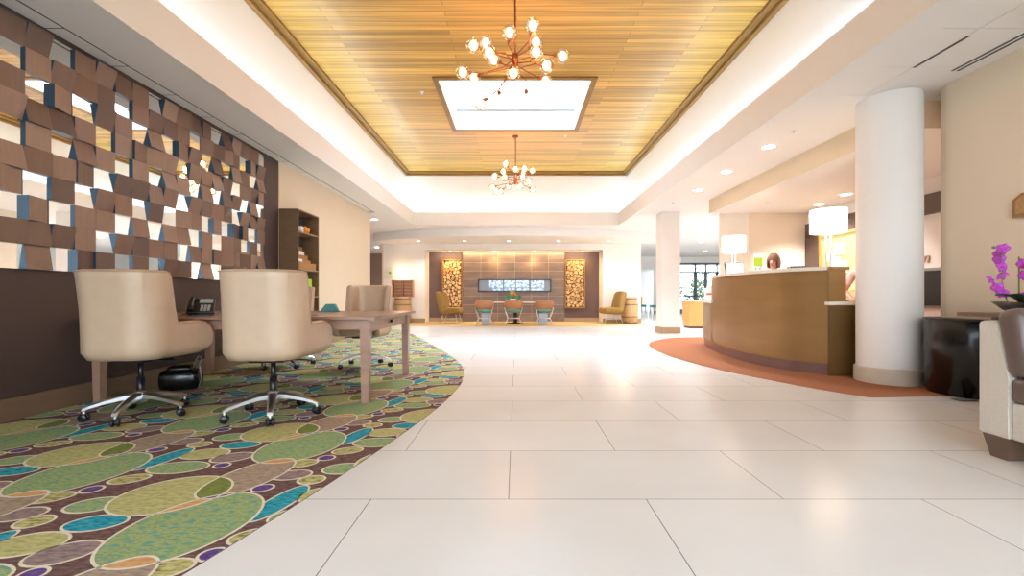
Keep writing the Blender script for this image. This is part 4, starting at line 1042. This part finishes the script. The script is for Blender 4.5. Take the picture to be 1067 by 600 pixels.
b = MB(); b.box(-0.06, 0.06, -0.006, 0.006, 0.0, 0.24, 0.002, mtx=Matrix.Rotation(R(-12), 4, 'X')); b.box(-0.06, 0.06, -0.02, 0.06, 0.0, 0.008); b.build('stand', M['paper'], t)

# ------------------------------------------------------------------ people at reception
def person(label, graph, loc, rz, hairfn, headc, skinkeys):
    """graph: {name: (pos, radius, parent, region)}; one continuous skinned body"""
    t = thing('person', label, 'person', loc, rz)
    names = list(graph); idx = {n: i for i, n in enumerate(names)}
    me = bpy.data.meshes.new('body_graph'); me.from_pydata([graph[n][0] for n in names], [(idx[n], idx[graph[n][2]]) for n in names if graph[n][2]], [])
    o = bpy.data.objects.new('body_graph', me); C.objects.link(o)
    md = o.modifiers.new('skin', 'SKIN'); md.use_smooth_shade = True; md.branch_smoothing = 0.3
    for i, n in enumerate(names):
        sv = me.skin_vertices[0].data[i]; r = graph[n][1]; sv.radius = r if isinstance(r, tuple) else (r, r); sv.use_root = (i == 0)
    s2 = o.modifiers.new('smooth', 'SUBSURF'); s2.levels = 2; s2.render_levels = 2
    bpy.context.view_layer.update()
    dg = bpy.context.evaluated_depsgraph_get(); ev = o.evaluated_get(dg); bm2 = bpy.data.meshes.new_from_object(ev)
    bpy.data.objects.remove(o); bm2.name = 'body'
    body = bpy.data.objects.new('body', bm2); C.objects.link(body); body.parent = t
    bm2.materials.clear()
    for m in (M['skin'], M['blouse'], M['trousers'], M['black']): bm2.materials.append(m)
    samp = []
    for n in names:
        p, _, par, reg = graph[n]; samp.append((Vector(p), reg))
        if par:
            q = Vector(graph[par][0])
            for k in (0.25, 0.5, 0.75): samp.append((q.lerp(Vector(p), k), reg))
    for f in bm2.polygons:
        c = f.center; f.material_index = min(samp, key=lambda s: (s[0] - c).length_squared)[1]; f.use_smooth = True
    hc = Vector(headc)
    hairfn(t, hc)
    b = MB()
    for s in (-1, 1): b.ball(hc + Vector((s * 0.032, 0.083, 0.0)), 0.011, 10)
    b.build('eyes', M['black'], t)
    b = MB(); b.ball(hc + Vector((0, 0.078, -0.066)), 0.022, 10, sc=(1, 0.35, 0.3)); b.build('lips', mat('lips', (190, 104, 98), 0.5), t)
    return t

def body_graph(lean, armL, armR, head):
    """faces +Y; lean = forward offset at the shoulders; arms = elbow and wrist points"""
    g = {}
    ch = 1.12 - lean * 0.25; shz = 1.33 - lean * 0.5
    g['pelvis'] = ((0, 0, 0.92), (0.15, 0.11), None, 2)
    g['waist'] = ((0, lean * 0.45, 1.04 - lean * 0.1), (0.125, 0.10), 'pelvis', 1)
    g['chest'] = ((0, lean * 0.8, 1.21 - lean * 0.3), (0.15, 0.11), 'waist', 1)
    g['collar'] = ((0, lean, shz + 0.01), (0.09, 0.075), 'chest', 1)
    g['neck'] = ((0, lean + 0.02, shz + 0.08), 0.048, 'collar', 0)
    hx, hy, hz = head
    g['jaw'] = ((hx, hy + 0.015, hz - 0.07), (0.058, 0.064), 'neck', 0)
    g['face'] = ((hx, hy, hz), (0.075, 0.088), 'jaw', 0)
    g['crown'] = ((hx, hy - 0.01, hz + 0.075), (0.062, 0.07), 'face', 0)
    g['nose'] = ((hx, hy + 0.1, hz - 0.03), 0.012, 'face', 0)
    for s, el, wr in ((-1, *armL), (1, *armR)):
        k = 'L' if s < 0 else 'R'
        sh = Vector((s * 0.165, lean - 0.01, shz - 0.03)); el = Vector(el); wr = Vector(wr)
        g['sh' + k] = (tuple(sh), 0.062, 'collar', 1)
        g['ua' + k] = (tuple(sh.lerp(el, 0.55)), 0.05, 'sh' + k, 1)
        g['el' + k] = (tuple(el), 0.04, 'ua' + k, 0)
        g['fa' + k] = (tuple(el.lerp(wr, 0.4)), 0.038, 'el' + k, 0)
        g['wr' + k] = (tuple(wr), 0.026, 'fa' + k, 0)
        d = (wr - el).normalized(); sd = d.cross(Vector((0, 0, 1))).normalized()
        pa = wr + d * 0.06; g['pa' + k] = (tuple(pa), (0.034, 0.02), 'wr' + k, 0)
        for q, (of, ln) in enumerate(((-0.027, 0.062), (-0.009, 0.075), (0.009, 0.072), (0.026, 0.055))):
            f1 = pa + sd * of * 1.1 + d * 0.035; f2 = f1 + d * ln * 0.55 + Vector((0, 0, -0.006)); f3 = f2 + d * ln * 0.45 + Vector((0, 0, -0.016))
            g['f%d1%s' % (q, k)] = (tuple(f1), 0.0095, 'pa' + k, 0); g['f%d2%s' % (q, k)] = (tuple(f2), 0.0085, 'f%d1%s' % (q, k), 0); g['f%d3%s' % (q, k)] = (tuple(f3), 0.007, 'f%d2%s' % (q, k), 0)
        th = wr + d * 0.03 - sd * s * 0.03; t2 = th + d * 0.035 - sd * s * 0.025
        g['th1' + k] = (tuple(th), 0.013, 'wr' + k, 0); g['th2' + k] = (tuple(t2), 0.009, 'th1' + k, 0)
        g['hip' + k] = ((s * 0.09, 0, 0.84), 0.095, 'pelvis', 2)
        g['kn' + k] = ((s * 0.095, 0.02, 0.48), 0.062, 'hip' + k, 2)
        g['ca' + k] = ((s * 0.095, 0.0, 0.33), 0.055, 'kn' + k, 2)
        g['an' + k] = ((s * 0.095, -0.015, 0.09), 0.038, 'ca' + k, 2)
        g['ft' + k] = ((s * 0.1, 0.07, 0.04), (0.04, 0.036), 'an' + k, 3)
        g['to' + k] = ((s * 0.105, 0.15, 0.032), (0.036, 0.026), 'ft' + k, 3)
    return g
def bob(t, hc):
    b = MB(); rows = []
    for i in range(11):
        ph = PI * 0.04 + i / 10 * PI * 0.62
        rows.append([hc + Vector((0.098 * math.sin(ph) * math.cos(a) * 1.02, -0.012 + 0.115 * math.sin(ph) * math.sin(a), 0.02 + 0.125 * math.cos(ph) - (0.07 * (i / 10) ** 2))) for a in [R(155) + R(230) * j / 20 for j in range(21)]])
    b.grid(rows); 
    for j in range(21): pass
    o = b.build('hair', M['hair'], t, smooth=True); md = o.modifiers.new('thick', 'SOLIDIFY'); md.thickness = 0.018; md.offset = 0
    b = MB(); b.ball(hc + Vector((0, -0.015, 0.052)), 0.1, 20, sc=(0.92, 1.05, 0.86)); b.build('hair', M['hair'], t, smooth=True)
# receptionist far along the desk: only the head shows over the ledge
person('person with brown hair behind the reception desk, only the face above the ledge', body_graph(0.04, ((-0.27, 0.08, 1.02), (-0.2, 0.27, 0.90)), ((0.27, 0.08, 1.02), (0.2, 0.27, 0.90)), (0, 0.07, 1.525)), (4.55, 7.76, 0.007), R(128), bob, (0, 0.07, 1.525), None)
# receptionist by the round column, bent over the low ledge
person('person in a pale pink blouse leaning over the low ledge behind the round column', body_graph(0.15, ((-0.27, 0.22, 1.0), (-0.12, 0.45, 0.925)), ((0.25, 0.2, 0.985), (0.06, 0.4, 0.905)), (0, 0.15, 1.46)), (4.80, 5.95, 0.007), R(115), bob, (0, 0.15, 1.46), None)

# ------------------------------------------------------------------ wall behind reception (faces -X)
t = thing('light_panel', 'glowing yellow green panel in a wooden frame on the wall behind reception', 'wall art', (6.4, 8.2, 0))
b = MB(); b.box(-0.03, -0.002, -0.75, 0.98, 1.05, 2.14); b.build('glowing_sheet', emis('backlit_yellow', (248, 230, 158), 0.3, (110, 100, 70)), t)
b = MB(); b.box(-0.07, 0, -0.8, 1.05, 2.14, 2.19, 0.004); b.box(-0.07, 0, 0.98, 1.05, 1.0, 2.14, 0.004); b.box(-0.07, 0, -0.8, 1.05, 1.0, 1.05, 0.004); b.box(-0.07, 0, -0.8, -0.75, 1.05, 2.14, 0.004); b.build('frame', M['oak'], t)
for y, z, s in ((0.72, 1.72, 0.10), (0.50, 1.86, 0.13), (0.60, 1.60, 0.13), (0.42, 1.50, 0.14), (0.62, 1.38, 0.12), (-0.1, 1.7, 0.12), (-0.4, 1.5, 0.13)):
    b = MB(); b.box(-0.06, -0.031, y - s, y + s, z - s * 0.85, z + s * 0.85, 0.025); b.build('lit_square', emis('lit_square', (255, 240, 210), 0.7, (120, 110, 90)), t, smooth=True)
b = MB(); b.box(6.33, 6.398, 6.2, 9.68, 2.19, 2.5, 0.004); tag(b.build('wall_panel', M['darkbrown']), 'dark brown wooden band above the glowing panel behind reception', 'panel')
b = MB(); b.box(6.33, 6.398, 9.28, 9.68, 0.0, 2.185, 0.004); tag(b.build('wall_panel', M['darkbrown']), 'dark brown upright wooden panel in the corner left of the glowing panel', 'panel')
t = thing('monitor', 'dark screen on the wall behind reception, seen between column and right wall', 'screen', (6.4, 7.0, 1.05))
b = MB(); b.box(-0.06, -0.002, -0.5, 0.3, -0.27, 0.27, 0.008); b.build('screen', M['black'], t)
b = MB(); b.box(-0.05, -0.001, -0.53, 0.33, 0.271, 0.31); b.box(-0.05, -0.001, -0.53, 0.33, -0.31, -0.271); b.box(-0.05, -0.001, -0.53, -0.501, -0.27, 0.27); b.box(-0.05, -0.001, 0.301, 0.33, -0.27, 0.27); b.build('frame', M['grey'], t)
cu = bpy.data.curves.new('wall_lettering', 'FONT'); cu.body = 'Inn'; cu.size = 0.24; cu.extrude = 0.006; cu.shear = 0.3
lo_ = bpy.data.objects.new('wall_lettering', cu); C.objects.link(lo_); lo_.location = (6.392, 7.13, 1.45); lo_.rotation_euler = (R(90), 0, R(-90))
me_ = bpy.data.meshes.new_from_object(lo_.evaluated_get((bpy.context.view_layer.update(), bpy.context.evaluated_depsgraph_get())[1])); lo2_ = bpy.data.objects.new('wall_lettering', me_); C.objects.link(lo2_); lo2_.matrix_world = lo_.matrix_world.copy(); bpy.data.objects.remove(lo_); lo_ = lo2_; lo_.name = 'wall_lettering'; me_.materials.clear()
me_.materials.append(mat('tan_letters', (204, 172, 134), 0.4)); tag(lo_, 'slanted tan letters on the pale wall above the dark screen behind reception', 'lettering')
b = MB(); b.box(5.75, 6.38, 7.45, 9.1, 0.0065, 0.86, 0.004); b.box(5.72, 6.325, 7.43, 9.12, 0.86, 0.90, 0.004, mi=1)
tag(b.build('back_counter', [M['counterdark'], M['quartz']]), 'low counter along the wall behind the reception desk', 'counter')

# ------------------------------------------------------------------ right foreground
t = thing('waste_bin', 'tall gloss black round fronted bin against the right wall beside the column', 'bin', (4.300, 4.16, 0.0065))
b = MB(); b.lathe([(0.0, 0.0), (0.325, 0.0), (0.33, 0.01), (0.33, 0.03), (0.345, 0.035), (0.345, 0.69), (0.335, 0.705), (0.0, 0.705)], (0, 0, 0), 40, a0=R(90), a1=R(270)); b.face([(0, 0.335, 0), (0, -0.335, 0), (0, -0.335, 0.705), (0, 0.335, 0.705)]); b.build('body', M['gloss'], t)
b = MB(); b.lathe([(0.0, 0.7055), (0.30, 0.7055), (0.315, 0.712), (0.345, 0.712), (0.35, 0.7), (0.345, 0.694)], (0, 0, 0), 40, a0=R(90), a1=R(270)); b.build('rim', M['black'], t)

t = thing('console_table', 'dark thin topped console table against the right wall behind the sofa', 'table', (4.06, 3.28, 0))
b = MB(); b.box(-0.24, 0.24, -0.55, 0.55, 0.755, 0.785, 0.003); b.build('tabletop', M['footwood'], t)
for sx in (-1, 1):
    for sy in (-1, 1): b = MB(); b.box(sx * 0.2 - 0.02, sx * 0.2 + 0.02, sy * 0.27 - 0.02, sy * 0.27 + 0.02, 0, 0.755, 0.002); b.build('leg', M['footwood'], t)
t = thing('orchid', 'magenta orchid with dark leaves in a black boat shaped bowl on the console', 'plant', (3.88, 3.37, 0.786))
b = MB(); b.lathe([(0.0, 0.0), (0.06, 0.0), (0.10, 0.03), (0.16, 0.085), (0.15, 0.085), (0.09, 0.035), (0.0, 0.03)], (0, 0, 0), 28, sx=0.8, sy=1.35)
for v in b.bm.verts: v.co.z += 0.25 * v.co.y ** 2 * (v.co.z / 0.085)
b.build('bowl', M['gloss'], t)
b = MB(); b.ball((0, 0, 0.045), 0.1, 16, sc=(0.9, 1.5, 0.25)); b.build('moss', mat('dark_moss', (60, 62, 42), 0.9, 0, 0.2), t)
rg = random.Random(11)
for ang, l in ((200, 0.2), (150, 0.16), (330, 0.2), (20, 0.16), (265, 0.18), (80, 0.15)):
    a = R(ang); d = Vector((math.cos(a), math.sin(a), 0)); sd = Vector((-d.y, d.x, 0)); rows = []
    for k in range(8):
        q = k / 7; p = d * l * q + Vector((0, 0, 0.06 + 0.21 * q - 0.13 * q * q)); wd = 0.042 * math.sin(PI * min(1, 0.08 + q * 0.92)) ** 0.7
        rows.append([p - sd * wd + Vector((0, 0, 0.01)), p, p + sd * wd + Vector((0, 0, 0.01))])
    b = MB(); b.grid(rows); o = b.build('leaf', M['leaf'], t, smooth=True); md = o.modifiers.new('thick', 'SOLIDIFY'); md.thickness = 0.004
fm = None
STEMS = [((-0.05, 0.05), [(-0.09, 0.07, 0.2), (-0.10, 0.06, 0.36), (-0.14, 0.04, 0.47), (-0.19, 0.02, 0.505)]), ((0.03, 0.0), [(0.0, -0.02, 0.22), (0.01, -0.04, 0.38), (0.02, -0.08, 0.47), (0.02, -0.14, 0.50)]),
         ((0.06, -0.06), [(0.09, -0.08, 0.22), (0.12, -0.10, 0.38), (0.13, -0.12, 0.46), (0.11, -0.16, 0.5)])]
for (sx, sy), P in STEMS:
    pts = spline([(sx, sy, 0.05)] + P, 6)
    b = MB(); b.tube(pts, 0.0045, 6); b.build('stem', M['stem'], t)
    b = MB(); b.tube([pts[-1], pts[-1] + Vector((-0.02, 0, 0.006))], 0.003, 6); b.ball(pts[-1] + Vector((-0.025, 0, 0.006)), 0.011, 10); b.build('bud', mat('bud_grey', (110, 90, 130), 0.5), t)
    for k in range(8):
        p = pts[min(len(pts) - 4, 4 + int(k * 2.3))] + Vector((rg.uniform(-0.06, 0.05), rg.uniform(-0.06, 0.06), rg.uniform(-0.02, 0.02)))
        if fm is None:
            b = MB()
            for q in range(5):
                a = R(90 + 72 * q); wd = 0.026 if q in (1, 4) else 0.018; l = 0.046
                d = Vector((math.cos(a), 0, math.sin(a))); sd = Vector((-d.z, 0, d.x)); rows = []
                for i in range(6):
                    u = i / 5; pp = d * l * u + Vector((0, -0.012 * math.sin(PI * u), 0)); ww = wd * math.sin(PI * (0.1 + 0.88 * u)) ** 0.8
                    rows.append([pp - sd * ww + Vector((0, 0.006, 0)), pp, pp + sd * ww + Vector((0, 0.006, 0))])
                b.grid(rows)
            b.ball((0, -0.01, -0.006), 0.011, 10, sc=(1, 1.3, 1))
            fo = b.build('blossom', M['petal'], t, smooth=True); fm = fo.data
            md = fo.modifiers.new('thick', 'SOLIDIFY'); md.thickness = 0.0015
        else:
            fo = bpy.data.objects.new('blossom', fm); C.objects.link(fo); fo.parent = t
            md = fo.modifiers.new('thick', 'SOLIDIFY'); md.thickness = 0.0015
        fo.scale = (0.92,) * 3; fo.location = p; fo.rotation_euler = (rg.uniform(-0.5, 0.4), rg.uniform(-0.5, 0.5), R(-40) + rg.uniform(-0.9, 0.9))
for x, y, h in ((-0.02, 0.02, 0.44), (0.07, -0.04, 0.4)):
    b = MB(); b.tube([(x, y, 0.05), (x, y, h)], 0.005, 6); b.build('stake', M['stem'], t)

t = thing('sofa', 'oatmeal linen sofa with brown leather cushions at the right edge of the photo', 'sofa', (2.72, 2.60, 0))
SL = 2.1                                             # runs towards the camera from y = 0 to -SL; front faces -X
pf = [(0.0, 0.13), (0.0, 0.765), (-0.015, 0.782), (-0.085, 0.787), (-0.105, 0.775), (-0.165, 0.46), (-0.165, 0.13)]     # (y, z) of the arm's front outline
for y0, sg in ((0.0, 1), (-SL, -1)):
    b = MB(); P = [(y0 + sg * a, z) for a, z in pf]
    lo2 = [b.bm.verts.new((0.0, y, z)) for y, z in P]; hi2 = [b.bm.verts.new((0.86, y, z)) for y, z in P]; n = len(P)
    for i in range(n): b.bm.faces.new((lo2[i], lo2[(i + 1) % n], hi2[(i + 1) % n], hi2[i]))
    b.bm.faces.new(lo2); b.bm.faces.new(hi2)
    bmesh.ops.recalc_face_normals(b.bm, faces=b.bm.faces); bmesh.ops.bevel(b.bm, geom=list(b.bm.edges), offset=0.008, segments=2, affect='EDGES'); b.build('arm', M['linen'], t)
b = MB(); b.box(0.008, 0.86, -SL + 0.166, -0.166, 0.13, 0.335, 0.012); b.build('front_rail', M['linen'], t)
b = MB(); b.box(0.68, 0.86, -SL + 0.166, -0.166, 0.336, 0.80, 0.03); b.build('back', M['linen'], t)
for k in range(2):
    y1 = -0.17 - k * (SL - 0.34) / 2; y0 = y1 - (SL - 0.34) / 2 + 0.006
    b = MB(); b.box(-0.004, 0.67, y0, y1, 0.337, 0.472, 0.03); b.build('seat_cushion', M['brownleather'], t, smooth=True)
b = MB(); mt = Matrix.Translation((0.262, -0.215, 0.474)) @ Matrix.Rotation(R(-10), 4, 'X')
b.box(-0.27, 0.28, -0.06, 0.07, 0.0, 0.385, 0.05, mtx=mt); b.build('back_cushion', M['brownleather'], t, smooth=True)
b = MB(); b.box(0.42, 0.68, -SL + 0.2, -0.45, 0.473, 0.86, 0.06); b.build('back_cushion', M['brownleather'], t, smooth=True)
for x in (0.075, 0.78):
    for y in (-0.085, -SL + 0.085):
        b = MB(); q = lambda h, z: [(x - h, y - h, z), (x + h, y - h, z), (x + h, y + h, z), (x - h, y + h, z)]
        lo, hi = q(0.045, 0.0), q(0.068, 0.13)
        for i in range(4): b.face([lo[i], lo[(i + 1) % 4], hi[(i + 1) % 4], hi[i]])
        b.face(lo[::-1]); b.face(hi); b.build('leg', M['footwood'], t, smooth=False)

t = thing('wall_plate', 'gilt arched plaque on the right wall above the orchid', 'wall art', (XR, 3.7, 1.6))
b = MB(); b.prism([(-0.24, 0.0), (0.12, 0.0), (0.12, 0.15), (0.05, 0.2), (-0.17, 0.2), (-0.24, 0.15)], 0.001, 0.03, mtx=Matrix.Rotation(R(-90), 4, 'Y') @ Matrix.Rotation(R(90), 4, 'Z') if False else Matrix(((0, 0, -1, 0), (1, 0, 0, 0), (0, 1, 0, 0), (0, 0, 0, 1)))); b.build('plaque', M['copper'], t, smooth=False)
b = MB(); b.prism([(-0.21, 0.025), (0.09, 0.025), (0.09, 0.14), (0.035, 0.178), (-0.155, 0.178), (-0.21, 0.14)], 0.03, 0.036, mtx=Matrix(((0, 0, -1, 0), (1, 0, 0, 0), (0, 1, 0, 0), (0, 0, 0, 1)))); b.build('relief', mat('gilt_relief', (176, 140, 88), 0.45, 0.4, 0.25, (60, 60, 60), bump=0.6), t, smooth=False)
t = thing('floor_outlet', 'flat dark floor outlet cover on the tiles by the sofa', 'outlet', (3.98, 3.92, 0.0))
b = MB(); b.box(-0.07, 0.07, -0.05, 0.05, 0.0, 0.005, 0.001); b.build('cover', M['black'], t)
b = MB(); b.box(-0.05, 0.05, -0.03, 0.03, 0.005, 0.007, 0.0005); b.build('flap', M['grey'], t)

# ------------------------------------------------------------------ far end of the lobby
def side_chair(label, x, y, rz, m):
    t = thing('side_chair', label, 'chair', (x, y, 0.0), rz, 'chairs in the far recess')
    b = MB(); b.box(-0.28, 0.28, -0.28, 0.28, 0.36, 0.48, 0.03); b.build('seat', M['teal'], t, smooth=True)
    b = MB(); b.box(-0.28, 0.28, 0.2, 0.3, 0.44, 0.92, 0.04); b.build('backrest', m, t, smooth=True)
    for sx in (-1, 1):
        for sy in (-1, 1): b = MB(); b.tube([(sx * 0.23, sy * 0.23, 0.38), (sx * 0.25, sy * 0.26, 0)], 0.018, 8); b.build('leg', M['footwood'], t)
side_chair('orange and teal chair in the far recess left of the square column', 6.75, 24.2, R(10), M['orange'])
side_chair('blue grey chair in the far recess, right of the orange one', 7.35, 23.1, R(-80), M['paleblue'])
t = thing('glass_table', 'small glass topped side table on the tiles beyond the right barrel', 'table', (5.0, 17.4, 0))
b = MB(); b.box(-0.3, 0.3, -0.3, 0.3, 0.43, 0.445, 0.003); b.build('tabletop', M['glass'], t)
for sx in (-1, 1):
    for sy in (-1, 1): b = MB(); b.tube([(sx * 0.27, sy * 0.27, 0), (sx * 0.27, sy * 0.27, 0.43)], 0.012, 8); b.build('leg', M['chrome'], t)
t = thing('header_sign', 'small white sign on the wall over the glass entrance', 'sign', (9.15, 23.5, 2.92))
b = MB(); b.box(-0.32, 0.32, -0.04, -0.001, -0.07, 0.07, 0.005); b.build('plate', M['paper'], t)
for lb, x, y, h in (('leafy green shrub outside the entrance, left of the doors', 9.6, 27.5, 2.1), ('green shrub outside the entrance, behind the middle doors', 11.3, 28.0, 2.3), ('low green shrub by the path outside the entrance', 10.1, 26.2, 0.8), ('tall green shrub seen through the left glass door leaf', 10.6, 30.0, 2.9), ('wide green shrub seen behind the tan stand through the doors', 13.2, 31.0, 3.2)):
    t = thing('shrub', lb, 'shrub', (x, y, 0.011), 0, 'shrubs outside the entrance'); rg = random.Random(lb)
    b = MB(); leafy(520, (0, 0, h * 0.55), (h * 0.34, h * 0.3, h * 0.45), 0.11, rg, b); b.build('foliage', M['foliage'], t, normals=False)
    b = MB()
    for k in range(5): b.tube([(rg.uniform(-0.05, 0.05), 0, 0), (rg.uniform(-0.3, 0.3) * h, rg.uniform(-0.2, 0.2) * h, h * 0.6)], 0.02, 6)
    b.build('stems', M['bark'], t)

# soft sky over the skylight; the added rear window gets world light only
lamp('skylight_daylight', 'AREA', (-0.02, 8.86, 6.6), 300, (225, 238, 255), None, 2.6)
